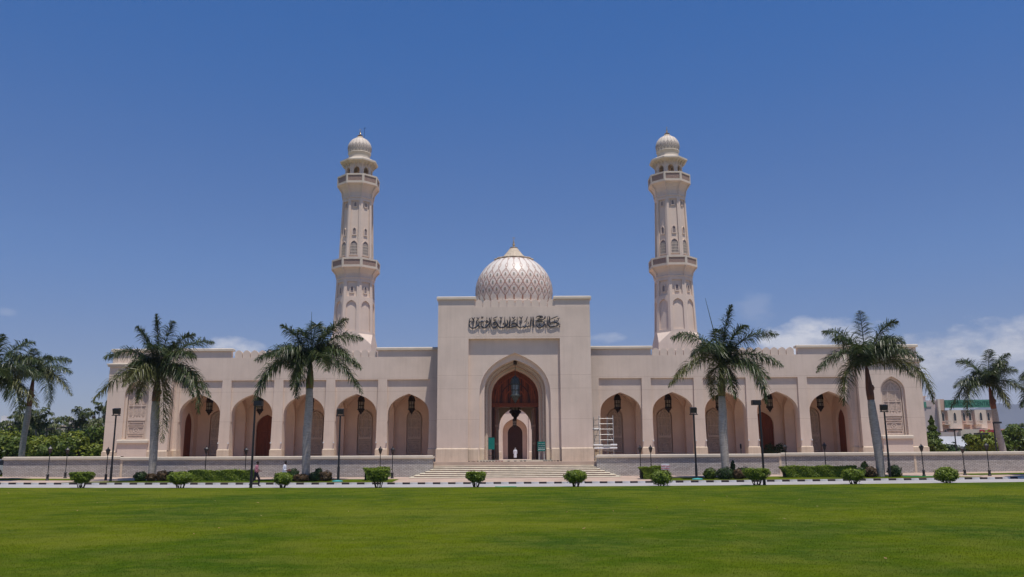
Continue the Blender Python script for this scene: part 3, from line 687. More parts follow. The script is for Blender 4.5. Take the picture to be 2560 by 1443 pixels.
# strokes in a 19.7-per-pixel drawing; left half then right half
LW = [
 [([(2310, 290 - 0)], 0)],
]
left = [  # final seen+waw+ba+alef+qaf, and lam-tah-alef-nun
 ('letter', [([(305, 310), (262, 400), (245, 520), (250, 660), (330, 760), (440, 790), (600, 740), (730, 620), (750, 500), (735, 430)], 58), ([(330, 420), (300, 480), (270, 500)], 34)]),
 ('letter', [([(370, 265), (420, 340), (500, 450)], 50), ([(540, 265), (480, 330), (440, 480), (440, 600), (450, 700)], 52)]),
 ('letter', [([(620, 265), (680, 340)], 46), ([(750, 245), (690, 370), (620, 450), (590, 560), (590, 640)], 50)]),
 ('letter', [([(830, 250), (960, 255)], 44), ([(830, 310), (945, 300)], 50), ([(760, 510), (870, 480), (960, 500), (1000, 410)], 48), ([(740, 640), (745, 800)], 44)]),
 ('letter', [([(840, 560), (850, 680), (940, 770), (1060, 760), (1180, 650), (1290, 500), (1290, 400)], 58), ([(1125, 250), (1120, 380)], 30), ([(1050, 480), (1110, 430), (1180, 480), (1110, 530), (1050, 480)], 60), ([(960, 540), (970, 680)], 36)]),
 ('letter', [([(1240, 280), (1270, 400), (1250, 480)], 60), ([(1240, 690), (1265, 740)], 60)]),
 ('letter', [([(1345, 245), (1330, 400), (1345, 620), (1390, 740), (1470, 780), (1570, 760), (1620, 660), (1600, 540), (1530, 500), (1450, 560), (1480, 620), (1590, 620)], 60)]),
 ('letter', [([(1650, 240), (1530, 285), (1420, 340)], 38), ([(1430, 400), (1590, 400)], 62), ([(1500, 450), (1560, 520)], 60)]),
 ('letter', [([(1690, 380), (1670, 520), (1690, 680), (1760, 760), (1860, 770), (2000, 740), (2040, 640), (2010, 440), (2010, 245)], 60)]),
 ('letter', [([(1760, 250), (1830, 350)], 48), ([(1885, 245), (1830, 340), (1810, 470), (1810, 620)], 50), ([(1910, 540), (1950, 590), (1900, 630)], 50)]),
 ('letter', [([(2110, 380), (2140, 480), (2150, 600), (2080, 700), (2000, 750)], 70)]),
 ('letter', [([(2255, 240), (2270, 420), (2250, 620), (2200, 740), (2080, 770)], 72)]),
 ('letter', [([(2370, 250), (2420, 330)], 44), ([(2520, 240), (2450, 320), (2440, 380)], 44), ([(2560, 375), (2450, 430), (2350, 480)], 36)]),
 ('letter', [([(2080, 770), (2260, 770), (2430, 730), (2555, 690), (2550, 590), (2450, 560), (2340, 620), (2290, 700)], 60)]),
]
right = [ # offset 120 px
 ('letter', [([(265, 250), (260, 450), (265, 650), (330, 750), (440, 760), (530, 740), (545, 690)], 52), ([(0, 740), (130, 720), (240, 690)], 50)]),
 ('letter', [([(370, 245), (440, 340)], 48), ([(540, 235), (470, 320), (440, 480), (440, 680)], 50)]),
 ('letter', [([(770, 240), (740, 320), (700, 430), (600, 530)], 44), ([(790, 480), (810, 590), (770, 620)], 36), ([(545, 700), (600, 770), (690, 730), (700, 670)], 50), ([(700, 720), (770, 740), (830, 700), (830, 650)], 48), ([(840, 710), (920, 720)], 46)]),
 ('letter', [([(935, 245), (945, 420), (930, 560), (930, 720)], 68)]),
 ('letter', [([(1040, 240), (1050, 400), (1055, 600), (1060, 780)], 74)]),
 ('letter', [([(1190, 320), (1240, 250), (1360, 225), (1490, 240), (1480, 300), (1380, 320), (1260, 350)], 60), ([(1360, 260), (1430, 300)], 60)]),
 ('letter', [([(1110, 455), (1250, 450), (1330, 390), (1440, 400), (1560, 380), (1640, 220)], 52), ([(1640, 225), (1625, 370)], 66)]),
 ('letter', [([(1250, 470), (1400, 480), (1540, 510), (1600, 600), (1570, 680), (1470, 750), (1340, 780), (1230, 720), (1195, 620), (1200, 500)], 52), ([(1360, 560), (1350, 660), (1430, 680)], 50)]),
 ('letter', [([(1640, 470), (1700, 460)], 36), ([(1665, 580), (1670, 700), (1690, 800)], 48)]),
 ('letter', [([(1745, 240), (1760, 420), (1770, 580), (1800, 690), (1900, 750), (2020, 740), (2180, 700), (2390, 625)], 56)]),
 ('letter', [([(1820, 215), (1860, 310), (1860, 440), (1880, 560), (1880, 650)], 56)]),
 ('letter', [([(2270, 235), (2090, 300), (1880, 390)], 40), ([(2390, 630), (2260, 580), (2100, 530), (1990, 520), (1900, 560)], 52)]),
 ('letter', [([(2350, 310), (2290, 370), (2230, 330)], 40), ([(2290, 370), (2280, 440), (2220, 520)], 34), ([(2340, 680), (2350, 780)], 56), ([(2110, 380), (2100, 480)], 34)]),
]
k_ = 0
for part, ox_ in ((left, 0), (right, 120 * 19.692)):
    for nm, sts in part:
        mb = MB()
        for pts, w in sts:
            q = [((x + ox_) / 19.692 + 1160, 780 + y / 19.692) for x, y in pts]
            q = [((px - 1287) * 0.0370, 14.75 - (py - 791.7) * 0.0379 - 14.2) for px, py in q]
            stroke(mb, spline(q), w / 19.692 * 0.0375 * 0.95, -0.004 * (k_ % 9)); k_ += 1
        mb.build('letter', LETTER, ins)
# ------------------------------------------------------------------ lanterns
XS = 0.60
def lantern(name, s, lab, loc, rod, group=None, dark=True, glass=None):
    t = empty(name, loc, lab, 'lantern', group); a, g_ = (BRONZE, GLASSL) if dark else (BRONZEG, GLASSG)
    mb = MB(); mb.lathe([(0.02, 1.0), (0.06, .97), (.10, .93), (.20, .90), (.26, .83), (.29, .74), (.29, .71), (.31, .70), (.31, .66), (.25, .64)], 8, mi=0)
    mb.v = [(x * s * XS, y * s * XS, z * s) for x, y, z in mb.v]; mb.build('cap', a, t)
    mb = MB(); mb.lathe([(.21, .27), (.23, .64)], 8); mb.v = [(x * s * XS, y * s * XS, z * s) for x, y, z in mb.v]; mb.build('glass', g_, t)
    mb = MB()
    for i in range(8):
        q = 2 * PI * i / 8; mb.tube((.245 * math.sin(q), .245 * math.cos(q), .26), (.255 * math.sin(q), .255 * math.cos(q), .66), 0.022, n=5)
    mb.lathe([(.25, .44), (.262, .45), (.262, .47), (.25, .48)], 8)
    mb.v = [(x * s * XS, y * s * XS, z * s) for x, y, z in mb.v]; mb.build('cage', a, t)
    mb = MB(); mb.lathe([(.25, .30), (.31, .28), (.31, .24), (.23, .20), (.17, .13), (.09, .09), (.10, .06), (.03, .03), (.01, -.02)], 8)
    mb.v = [(x * s * XS, y * s * XS, z * s) for x, y, z in mb.v]; mb.build('base', a, t)
    mb = MB(); mb.tube((0, 0, s * .98), (0, 0, rod), 0.02 * (1 if s < 2 else 1.3), n=6); mb.lathe([(.10, rod - .08), (.13, rod - .02), (.13, rod)], 8); mb.build('rod', a, t)
    return t
ordn = {0: 'nearest the portal', 1: 'second from the portal', 2: 'third from the portal', 3: 'fourth from the portal', 4: 'farthest from the portal'}
l0 = None
for sg, sd_ in ((-1, 'left'), (1, 'right')):
    for k, b in enumerate(BAY):
        lab = 'dark bronze lantern hanging in the %s wing arch %s' % (sd_, ordn[k])
        if l0 is None: l0 = lantern('lantern', 1.92, lab, (sg * b, 82.6, 6.05), 2.15, 'lanterns in the arcade arches')
        else: copy_tree(l0, (sg * b, 82.6, 6.05), lab)
big = lantern('lantern', 2.62, 'big grey bronze lantern hanging in the entrance arch', (0.08, 79.0, 6.85), 3.75, dark=False)
mb = MB(); mb.box(-.17, .17, -.17, .17, 3.6, 4.05); mb.build('ceiling_mount', BRONZE, big)
hl = lantern('lantern', 3.2, 'black lantern hanging inside the entrance hall behind the doors', (0.06, 84.6, 5.5), 6.4)
cl_ = lantern('lantern', 1.9, 'small bronze lantern hanging in the inner courtyard arch', (0.0, 136.0, 6.3), 1.7)
# ------------------------------------------------------------------ prayer hall across the courtyard with the great dome
ph = empty('prayer_hall', (0, 150, TER), 'prayer hall across the courtyard under the big patterned dome', 'prayer hall')
PH = Matrix.Translation(-ph.location)
def Q(mb, name, mats, smooth=False, parent=None):
    o = mb.build(name, mats, parent or ph, smooth)
    if parent is None: o.matrix_parent_inverse = PH
    return o
mb = MB(); mb.poly(notched(-25, 25, TER, 15.0, [[(2.25, TER), (2.25, 9.6), (-2.15, 9.6), (-2.15, TER)]]), (), Y(135), 0, .25, back=False); Q(mb, 'courtyard_front', STONE2)
mb = MB(); mb.poly(notched(-25, 25, TER, 15.0, [opening(.04, 1.93, TER, 5.9, 7.95, 5.25, 1.9)]), (), Y(135.25), 0, 2.3); Q(mb, 'courtyard_front', STONE2)
for a, b in ((-6, -2.1), (2.2, 6)): mb = MB(); plinth(mb, a, b, 135, TER, 2.75, sides=False); Q(mb, 'plinth', BASE)
mb = MB(); mb.poly(notched(-25, 25, TER, 15.0, [opening(.06, 1.18, TER, 5.6, 7.0)]), (), Y(137.55), 0, .3); Q(mb, 'courtyard_front', INNER)
mb = MB(); mb.poly([(-1.12, TER), (1.24, TER)] + arch(.06, 1.18, 5.6, 7.0), (), Y(137.8), 0, .06)
mb.box(-1.1, 1.2, 137.7, 137.8, 4.1, 4.35); mb.box(.02, .1, 137.72, 137.8, TER, 4.1)
for q in (-.52, .64):
    for z0, z1 in ((1.8, 2.7), (2.85, 3.95)): mb.box(q - .36, q + .36, 137.75, 137.8, z0, z1)
Q(mb, 'wooden_door', WOODD)
mb = MB(); mb.box(-25, -24.5, 137.85, 168, TER, 15.0); mb.box(24.5, 25, 137.85, 168, TER, 15.0); mb.box(-25, 25, 167.5, 168, TER, 15.0); mb.box(-24.5, 24.5, 137.85, 167.5, 14.2, 14.5); Q(mb, 'hall_body', STONE2)
mb = MB(); mb.lathe([(8.6, 14.5), (8.4, 18), (8.4, 18.3)], 8, (0.03, 150, 0), rot=PI / 8); mb.lathe([(7.2, 18.3), (7.0, 28.0), (7.25, 28.2), (7.25, 28.5), (6.9, 28.6)], 32, (0.03, 150, 0)); Q(mb, 'drum', STONE2)
def dome_profile(n=40):
    R_, zc, zb, zt = 6.97, 31.1, 28.4, 37.25; out = []
    for i in range(n + 1):
        t = i / n; a = math.asin(max(-1, (zb - zc) / 7.2)) * (1 - t) + R(68) * t
        rr = R_ * math.cos(a); zz = zc + (R_ if a > 0 else R_ * 1.02) * math.sin(a) * (1.0 if a < 0 else 0.955)
        out.append((rr, zz))
    return out
prof = dome_profile()
dm = MB(); dm.lathe(prof, 84, (0.03, 150, 0)); dome = Q(dm, 'dome', DOMEW, smooth=True)
def dome_pt(th, s, off=0.0, prof=prof, c=(0.03, 150)):
    """point on a dome surface: th angle from the front, s fraction of the profile"""
    n = len(prof) - 1; x = min(max(s, 0), 1) * n; i = min(int(x), n - 1); f = x - i
    r = prof[i][0] * (1 - f) + prof[i + 1][0] * f; z = prof[i][1] * (1 - f) + prof[i + 1][1] * f
    dr = prof[i + 1][0] - prof[i][0]; dz = prof[i + 1][1] - prof[i][1]; L_ = math.hypot(dr, dz); nr, nz = dz / L_, -dr / L_
    r += nr * off; z += nz * off
    return (c[0] + r * math.sin(th), c[1] - r * math.cos(th), z)
def ribbon(mb, path, w, off, **k):
    """strip along (theta, s) points lying just proud of the dome"""
    pts = [Vector(dome_pt(a, s, off, **k)) for a, s in path]; nr = [(Vector(dome_pt(a, s, off + .1, **k)) - p) for (a, s), p in zip(path, pts)]; vs = []
    for i, p in enumerate(pts):
        d = (pts[min(i + 1, len(pts) - 1)] - pts[max(i - 1, 0)]).normalized(); sdv = d.cross(nr[i].normalized()); vs += [p + sdv * w / 2, p - sdv * w / 2]
    mb.add(vs, [(2 * i, 2 * i + 1, 2 * i + 3, 2 * i + 2) for i in range(len(pts) - 1)])
zs_ = [p[1] for p in prof]
def s_of(z): return float(np.interp(z, zs_, np.linspace(0, 1, len(zs_))))
NL = 28; dth = 2 * PI / NL
ROWS = [29.05, 30.35, 32.05, 33.75, 35.1]      # nodes where the lattice lines meet
def ogee(t):        # 0..1 -> sideways swing 0..1..0 with cusped shoulders
    q = abs(2 * t - 1); return math.sin(PI * t) ** 1.35 * (1 - 0.10 * math.sin(4 * PI * t) ** 2)
ribs = MB(); dg = MB(); dt_ = MB(); pk = MB()
CELLS = [(29.3, 31.7, 0), (30.6, 33.05, 1), (31.9, 34.35, 0)]
for k in range(NL):
    for z0, z1, o_ in CELLS:
        c = (k + (0.5 if o_ else 0)) * dth; s0, s1 = s_of(z0), s_of(z1)
        for sg in (-1, 1):
            ribbon(ribs, [(c + sg * dth * 0.46 * ogee(j / 12), s0 + (s1 - s0) * j / 12) for j in range(13)], 0.115, 0.03)
        sm = (s0 + s1) / 2; hh = (s1 - s0)
        for lst, kk, of in ((pk, 0.30, 0.014), (dg, 0.13, 0.020), (dt_, 0.075, 0.026)):
            n_ = 10; vv = [Vector(dome_pt(c + dth * kk * math.sin(2 * PI * j / n_) * (abs(math.sin(2 * PI * j / n_)) ** .4), sm + hh * kk * 1.15 * math.cos(2 * PI * j / n_), of)) for j in range(n_)]
            lst.add(vv, [tuple(range(n_))])
    c = k * dth
    # stems down to the base and long stalks up to the cap
    ribbon(ribs, [(c, s_of(28.4)), (c, s_of(28.9)), (c, s_of(29.35))], 0.26, 0.03)
    ribbon(ribs, [(c + sg_, s_) for sg_, s_ in ((0, s_of(34.3)), (0, s_of(34.7)))], 0.10, 0.03)
    for z0, z1, am in ((34.5, 35.35, 0.16), (36.25, 36.65, 0.14), (36.65, 36.95, 0.34)):
        for sg in (-1, 1): ribbon(ribs, [(c + sg * dth * am * math.sin(PI * j / 6), s_of(z0) + (s_of(z1) - s_of(z0)) * j / 6) for j in range(7)], 0.09, 0.03)
    ribbon(ribs, [(c, s_of(z)) for z in (35.3, 35.6, 35.9, 36.3)], 0.09, 0.03)
for mb, nm, mt in ((ribs, 'lattice_line', RIBB), (dg, 'diamond_inlay', DIAG), (dt_, 'diamond_core', DIAT), (pk, 'cell_inlay', DOMEP)):
    o = mb.build(nm, mt, dome, fix=False); o['kind'] = 'stuff'
mb = MB(); mb.lathe([(3.2, 36.95), (3.45, 37.02), (3.4, 37.16), (2.5, 37.3)], 56, (0.03, 150, 0), flute=14, fd=0.07); Q(mb, 'scalloped_collar', CAPST)
mb = MB(); mb.lathe([(2.7, 37.15), (2.12, 37.45), (1.68, 37.9), (1.30, 38.4), (.96, 38.85), (.72, 39.2), (.52, 39.4), (.3, 39.43)], 72, (0.03, 150, 0), flute=24, fd=0.07); Q(mb, 'fluted_cap', CAPST)
def finial(z, s, c, parent, PF):
    mb = MB(); mb.lathe([(.55, 0), (.5, .06), (.12, .1), (.16, .2), (.1, .3), (.06, .38), (.16, .5), (.2, .62), (.16, .74), (.05, .84), (.12, .95), (.14, 1.03), (.05, 1.12), (.04, 1.2), (.09, 1.3), (.09, 1.36), (.04, 1.44), (.02, 1.55), (.01, 1.9)], 12)
    n = 14   # open crescent
    for i in range(n):
        a0 = -1.1 + (2 * PI - 1.0) * i / n; a1 = -1.1 + (2 * PI - 1.0) * (i + 1) / n
        mb.tube((.13 * math.cos(a0), 0, 1.85 + .13 * math.sin(a0)), (.13 * math.cos(a1), 0, 1.85 + .13 * math.sin(a1)), 0.03, n=5)
    mb.v = [(c[0] + x * s * 1.35, c[1] + y * s * 1.35, z + zz * s) for x, y, zz in mb.v]
    return PF(mb, 'finial', GOLD)
finial(39.4, 1.0, (0.03, 150), ph, Q)
# ------------------------------------------------------------------ minarets
def minaret(cx, label, rod):
    t = empty('minaret', (cx, 100, 0), label, 'minaret', 'minarets flanking the dome')
    def B(mb, name, mats, smooth=False, parent=None): return mb.build(name, mats, parent or t, smooth)
    T8 = math.tan(PI / 8)
    def oct_prof(prof, rot=PI / 8): m_ = MB(); m_.lathe([(r / math.cos(PI / 8), z) for r, z in prof], 8, rot=rot); return m_
    def face_map(k, ap):
        a = k * PI / 4; n_ = Vector((math.sin(a), -math.cos(a), 0)); u_ = Vector((math.cos(a), math.sin(a), 0))
        return lambda u, v, d: tuple(u_ * (u * ap(v)) + n_ * (ap(v) - d) + Vector((0, 0, v)))
    # square base with broaches
    m_ = MB(); m_.box(-2.55, 2.55, -2.55, 2.55, TER, 13.9)
    sq = [(-2.5, -2.5), (2.5, -2.5), (2.5, 2.5), (-2.5, 2.5)]; o8 = 2.38
    m_.box(-2.75, 2.75, -2.75, 2.75, 13.75, 13.95); B(m_, 'square_base', STONE2)
    m_ = MB(); a_, b_ = 2.5, o8 * T8
    low = [(-a_, -a_), (a_, -a_), (a_, a_), (-a_, a_)]; hi = [(-b_, -o8), (b_, -o8), (o8, -b_), (o8, b_), (b_, o8), (-b_, o8), (-o8, b_), (-o8, -b_)]
    vs = [(x, y, 14.85) for x, y in low] + [(x, y, 16.2) for x, y in hi] + [(x * 1.025, y * 1.025, 13.9) for x, y in low]
    m_.add(vs, [(0, 1, 5, 4), (1, 6, 5), (1, 2, 7, 6), (2, 8, 7), (2, 3, 9, 8), (3, 10, 9), (3, 0, 11, 10), (0, 4, 11)] + [(i, (i + 1) % 4, 12 + (i + 1) % 4, 12 + i) for i in range(4)]); B(m_, 'broached_base', STONE2)
    # lower and upper shafts
    def shaft(z0, z1, a0, a1, holes, name):
        ap = lambda v: a0 + (a1 - a0) * (v - z0) / (z1 - z0)
        core = oct_prof([(a0 - .16, z0), (a1 - .16, z1)]); B(core, name, STONE2)
        for k in range(8):
            m2 = MB(); m2.poly([(-T8, z0), (T8, z0), (T8, z1), (-T8, z1)], holes, face_map(k, ap), 0, .16, back=False); B(m2, 'shaft_face', STONE2)
        return ap
    hw = .27
    rect = [(-hw, 20.65), (hw, 20.65), (hw, 22.45), (-hw, 22.45)]
    ar = [(-hw, 16.5), (hw, 16.5)] + arch(0, hw, 19.5, 20.2, 5)
    ap1 = shaft(16.2, 23.0, 2.38, 2.13, [rect, ar], 'lower_shaft')
    rect2 = [(-hw, 25.5), (hw, 25.5), (hw, 32.55), (-hw, 32.55)]
    ap2 = shaft(25.2, 32.9, 1.98, 1.76, [rect2], 'upper_shaft')
    # windows
    def win(k, ap, zc, w, h, big=False):
        fmk = face_map(k, ap); m2 = MB()
        u = w / ap(zc)
        m2.poly([(-u, zc - h / 2), (u, zc - h / 2)] + arch(0, u, zc + h * .18, zc + h / 2, 4), (), fmk, 0.13, 0.158)
        o = m2.build('window', DARKW, t); fr = MB(); u2 = u + .045
        fr.poly([(-u2, zc - h / 2 - .08), (u2, zc - h / 2 - .08)] + arch(0, u2, zc + h * .18, zc + h / 2 + .09, 4), [[(-u, zc - h / 2), (u, zc - h / 2)] + arch(0, u, zc + h * .18, zc + h / 2, 4)], fmk, 0.06, 0.155); fr.build('frame', STONE2, o)
        if big:
            lt = MB()
            for q in (-.6, -.2, .2, .6):
                lt.poly([(u * q - .012, zc - h / 2), (u * q + .012, zc - h / 2), (u * q + .012, zc + h * .3), (u * q - .012, zc + h * .3)], (), fmk, .09, .125)
            for z in (zc - h * .28, zc - h * .08, zc + h * .12): lt.poly([(-u, z - .02), (u, z - .02), (u, z + .02), (-u, z + .02)], (), fmk, .095, .126)
            lt.build('lattice', COPE, o)
    for k in range(8):
        win(k, ap1, 21.5, .17, .75)
        win(k, ap2, 32.1, .13, .55); win(k, ap2, 28.7, .17, .85); win(k, ap2, 26.65, .40, 1.75, True)
    # balconies: corbelled underside, parapet with sunk panels
    def balcony(z0, zf, zt, a0, a1, ap_):
        core = oct_prof([(a0 - .03, z0 - .25), (a0 + .07, z0 - .22), (a0 + .07, z0 - .08), (a0, z0), (a0 + .04, z0 + .35 * (zf - z0)), (a0 + .22 * (a1 - a0) + .05, z0 + .62 * (zf - z0)), (a0 + .6 * (a1 - a0), z0 + .86 * (zf - z0)), (a1 - .02, zf), (a1, zf + .02), (a1, zf + .12), (a1 - .5, zf + .13)])
        bl = B(core, 'balcony', STONE2)
        for k in range(8):
            a = k * PI / 4 + PI / 8; r_ = Vector((math.sin(a), -math.cos(a), 0)); c8 = 1 / math.cos(PI / 8); m2 = MB()
            m2.path([r_ * (a0 + .03) * c8 + Vector((0, 0, z0)), r_ * (a0 + .1) * c8 + Vector((0, 0, z0 + .4 * (zf - z0))), r_ * (a0 + .3 * (a1 - a0) + .08) * c8 + Vector((0, 0, z0 + .65 * (zf - z0))), r_ * (a1 - .06) * c8 + Vector((0, 0, zf - .02))], [.09, .09, .1, .1], 5)
            m2.build('bracket', STONE2, bl)
            fmk = face_map(k, lambda v: a1); m3 = MB(); q = T8 - .035; z_a, z_b = zf + .12, zt
            m3.poly([(-T8, z_a), (T8, z_a), (T8, z_b), (-T8, z_b)], [[(-q + .03, z_a + .16), (q - .03, z_a + .16), (q - .03, z_b - .2), (-q + .03, z_b - .2)]], fmk, 0, .14)
            m3.build('parapet', COPE, bl)
            m4 = MB(); m4.poly([(-q, z_a + .1), (q, z_a + .1), (q, z_b - .1), (-q, z_b - .1)], (), fmk, .06, .09); m4.build('lattice_panel', LATT, bl)
    balcony(23.1, 24.1, 25.25, 2.12, 2.74, None)
    balcony(33.15, 34.6, 35.8, 1.74, 2.44, None)
    # open lantern chamber
    apc = lambda v: 1.58
    for k in range(8):
        u = .55 * T8; m2 = MB(); fmk = face_map(k, apc)
        m2.poly(notched(-T8, T8, 34.6, 37.6, [[(x, z) for x, z in opening(0, u, 34.6, 36.55, 37.0)]]), (), fmk, 0, .22); m2.build('chamber_wall', STONE2, t)
    m_ = MB(); m_.tube((0, 0, 34.5), (0, 0, 37.6), .28, n=12); m_.build('stair_core', INNER, t)
    # canopy
    m_ = oct_prof([(1.5, 37.35), (2.12, 37.62), (2.2, 37.66), (2.2, 37.86), (1.7, 38.1), (1.45, 38.25)]); cn = B(m_, 'canopy', COPE)
    for k in range(24):
        a = k * PI / 12 + PI / 24; f = abs(((k * PI / 12 + PI / 24 + PI / 8) % (PI / 4)) - PI / 8); r_ = Vector((math.sin(a), -math.cos(a), 0)); e = 1 / math.cos(f)
        m2 = MB(); m2.path([r_ * 1.58 * e + Vector((0, 0, 37.0)), r_ * 1.75 * e + Vector((0, 0, 37.3)), r_ * 2.05 * e + Vector((0, 0, 37.6))], [.05, .07, .07], 4); m2.build('bracket', COPE, cn)
    m_ = MB(); m_.lathe([(1.36, 38.2), (1.32, 38.3), (1.32, 38.95), (1.42, 39.02), (1.42, 39.12), (1.3, 39.15)], 32); B(m_, 'drum', COPE, True)
    pr = [(1.30, 39.1), (1.36, 39.3), (1.42, 39.6), (1.43, 39.85), (1.38, 40.15), (1.24, 40.5), (1.0, 40.83), (.68, 41.05), (.4, 41.17)]
    m_ = MB(); m_.lathe(pr, 60, flute=20, fd=0.035); d_ = B(m_, 'dome', MINW, True)
    rb = MB(); dn = MB(); kw_ = dict(prof=pr, c=(0, 0))
    for k in range(20):
        c = (k + .5) * PI / 10
        for sg in (-1, 1): ribbon(rb, [(c + sg * PI / 21 * math.sin(PI * j / 5), .12 + .38 * j / 5) for j in range(6)], .05, .06, **kw_)
        ribbon(rb, [(c, .5), (c, .7), (c, .92)], .035, .06, **kw_); ribbon(rb, [(c, 0), (c, .13)], .07, .06, **kw_)
        vv = [Vector(dome_pt(c + PI / 70 * x, .31 + .10 * y, .065, **kw_)) for x, y in ((0, -1), (1.6, 0), (0, 1), (-1.6, 0))]; dn.add(vv, [(0, 1, 2, 3)])
    o = rb.build('lattice_line', MINL, d_, fix=False); o['kind'] = 'stuff'; o = dn.build('diamond_inlay', MINL, d_, fix=False); o['kind'] = 'stuff'
    m_ = MB(); m_.lathe([(.46, 41.13), (.5, 41.17), (.42, 41.22), (.3, 41.36), (.16, 41.5), (.1, 41.55)], 24, flute=12, fd=.08); B(m_, 'cap', CAPST)
    finial(41.5, .48, (0, 0), t, lambda mb, n, m2: mb.build(n, m2, t))
    if rod:
        m_ = MB(); m_.tube((.55, -.3, 40.9), (.6, -.3, 42.5), .02, n=5); m_.tube((.45, -.3, 42.4), (.78, -.3, 42.46), .018, n=5); m_.tube((.3, -.3, 40.95), (.55, -.3, 41.0), .03, n=5); B(m_, 'lightning_rod', BRONZE)
    return t
DARKW = mat('window_recess', (0.27, 0.22, 0.21), 0.8); MINW = mat('ribbed_dome_stone', (0.74, 0.64, 0.53), 0.75, 3, 0.12, 0.1, 20); MINL = mat('dome_inlay', (0.40, 0.33, 0.28), 0.8)
LATT = mat('pierced_panel', (0.38, 0.265, 0.215), 0.9, 9, 0.3, 0.6, 12)
minaret(-19.15, 'left minaret, with a thin metal rod beside its small dome', True)
minaret(19.3, 'right minaret, with nothing beside the finial of its small dome', False)
# ------------------------------------------------------------------ floodlight poles and small lamp posts
def flood_pole(x, y, h, label, boxw, lean=0.0):
    z = ground_z(x, y); t = empty('floodlight_pole', (x, y, z), label, 'floodlight', 'tall black floodlight poles')
    mb = MB(); mb.tube((0, 0, -.05), (0, 0, 1.1), .10, .095, 10); mb.tube((0, 0, 1.1), (0, 0, h), .075, .06, 10); mb.build('pole', BLACKM, t)
    mb = MB(); mb.box(-.18, .18, -.18, .18, -.03, .03); mb.build('base_plate', BLACKM, t)
    mb = MB()
    if boxw == 0:
        mb.box(-.32, .32, -.05, .05, h - .02, h + .05); mb.box(-.25, -.2, -.04, .04, h + .05, h + .35); mb.box(.2, .25, -.04, .04, h + .05, h + .35); mb.build('bracket', BLACKM, t)
        mb = MB(); mb.add([(-.24, -.1, h + .14), (.24, -.1, h + .14), (.24, .22, h + .1), (-.24, .22, h + .1), (-.24, -.2, h + .5), (.24, -.2, h + .5), (.24, .2, h + .58), (-.24, .2, h + .58)], [(0, 3, 2, 1), (4, 5, 6, 7), (0, 1, 5, 4), (1, 2, 6, 5), (2, 3, 7, 6), (3, 0, 4, 7)])
        for q in range(6): mb.box(-.2 + .08 * q - .012, -.2 + .08 * q + .012, .2, .28, h + .15, h + .5)
        mb.build('lamp_head', BLACKM, t)
    else:
        s = boxw; mb.box(min(0, s * .12), max(0, s * .12), -.04, .04, h - .1, h - .02); mb.build('bracket', BLACKM, t)
        mb = MB(); a, b = sorted((s * -.05, s * .5)); mb.box(a, b, -.22, .22, h - .15, h + .17); mb.box(a + .04, b - .04, -.25, -.22, h - .11, h + .13); mb.build('lamp_head', BLACKM, t)
    return t
flood_pole(-30.9, 66, 5.0, 'black floodlight pole at the left end of the mosque front', 0)
flood_pole(-13.5, 66, 4.95, 'black floodlight pole standing before the second arch left of the portal', 0)
flood_pole(13.85, 66, 4.9, 'black floodlight pole standing before the second arch right of the portal', 0)
flood_pole(28.6, 66, 4.95, 'black floodlight pole beside the leaning palm near the right end', 0)
flood_pole(-17.4, 57.0, 5.55, 'thick black pole with side mounted lamp that hides the pedestrian', 1)
flood_pole(16.4, 57.0, 5.4, 'thick black pole with side mounted lamp behind a clipped bush', -1)
lamp_src = None
def small_lamp(x, y, h, label):
    global lamp_src
    if lamp_src is None:
        t = empty('lamp_post', (x, y, 0), label, 'lamp post', 'small black lamp posts below the terrace wall')
        mb = MB(); mb.lathe([(.13, -.1), (.13, .05), (.10, .1), (.10, .4), (.12, .44), (.06, .5)], 8); mb.build('base', BLACKM, t)
        mb = MB(); mb.tube((0, 0, .5), (0, 0, 2.05), .035, .03, 8); mb.lathe([(.035, 1.0), (.05, 1.05), (.035, 1.1)], 8); mb.lathe([(.03, 2.02), (.07, 2.06), (.05, 2.1)], 8); mb.build('pole', BLACKM, t)
        mb = MB(); mb.lathe([(.07, 2.1), (.15, 2.42)], 6); mb.build('glass', LGLASS, t)
        mb = MB()
        for i in range(6):
            q = i * PI / 3; mb.tube((.072 * math.sin(q), .072 * math.cos(q), 2.1), (.155 * math.sin(q), .155 * math.cos(q), 2.43), .014, n=4)
        mb.lathe([(.19, 2.42), (.2, 2.45), (.12, 2.53), (.05, 2.6), (.04, 2.64), (.015, 2.72)], 6); mb.build('cap', BLACKM, t); lamp_src = t
    else: t = copy_tree(lamp_src, label=label)
    t.location = (x, y, ground_z(x, y) + .02); t.scale = (1, 1, h); return t
LGLASS = mat('frosted_brown_glass', (0.10, 0.065, 0.055), 0.4)
for x, y, h, lb in ((-36.4, 67.2, .99, 'black lamp post farthest left, on the lawn edge before the trees'), (-36.8, 70.6, .92, 'second black lamp post from the left, close to the block wall'), (-31.9, 67.3, .94, 'black lamp post just left of the leftmost floodlight pole'),
                    (-25.15, 70, .96, 'black lamp post behind the left hedge, near its left end'), (-21.9, 70, .93, 'black lamp post behind the middle of the left hedge'),
                    (-10.95, 70, .94, 'left one of the two lamp posts behind the square bush left of the steps'), (-9.95, 70, .93, 'right one of the two lamp posts behind the square bush left of the steps'),
                    (10.2, 70, .93, 'lamp post behind the square bush right of the steps'), (11.05, 70, .93, 'lamp post directly behind the no parking sign'),
                    (22.0, 70, .93, 'lamp post behind the left part of the long right hedge'), (25.2, 70, .96, 'lamp post behind the right end of the long right hedge'), (31.8, 67.3, .9, 'lamp post before the right end of the mosque'),
                    (35.2, 67.7, .82, 'lamp post second from the right edge of the view'), (36.3, 66.2, .93, 'lamp post nearest the right edge, beside the kerb')):
    small_lamp(x, y, h, lb)
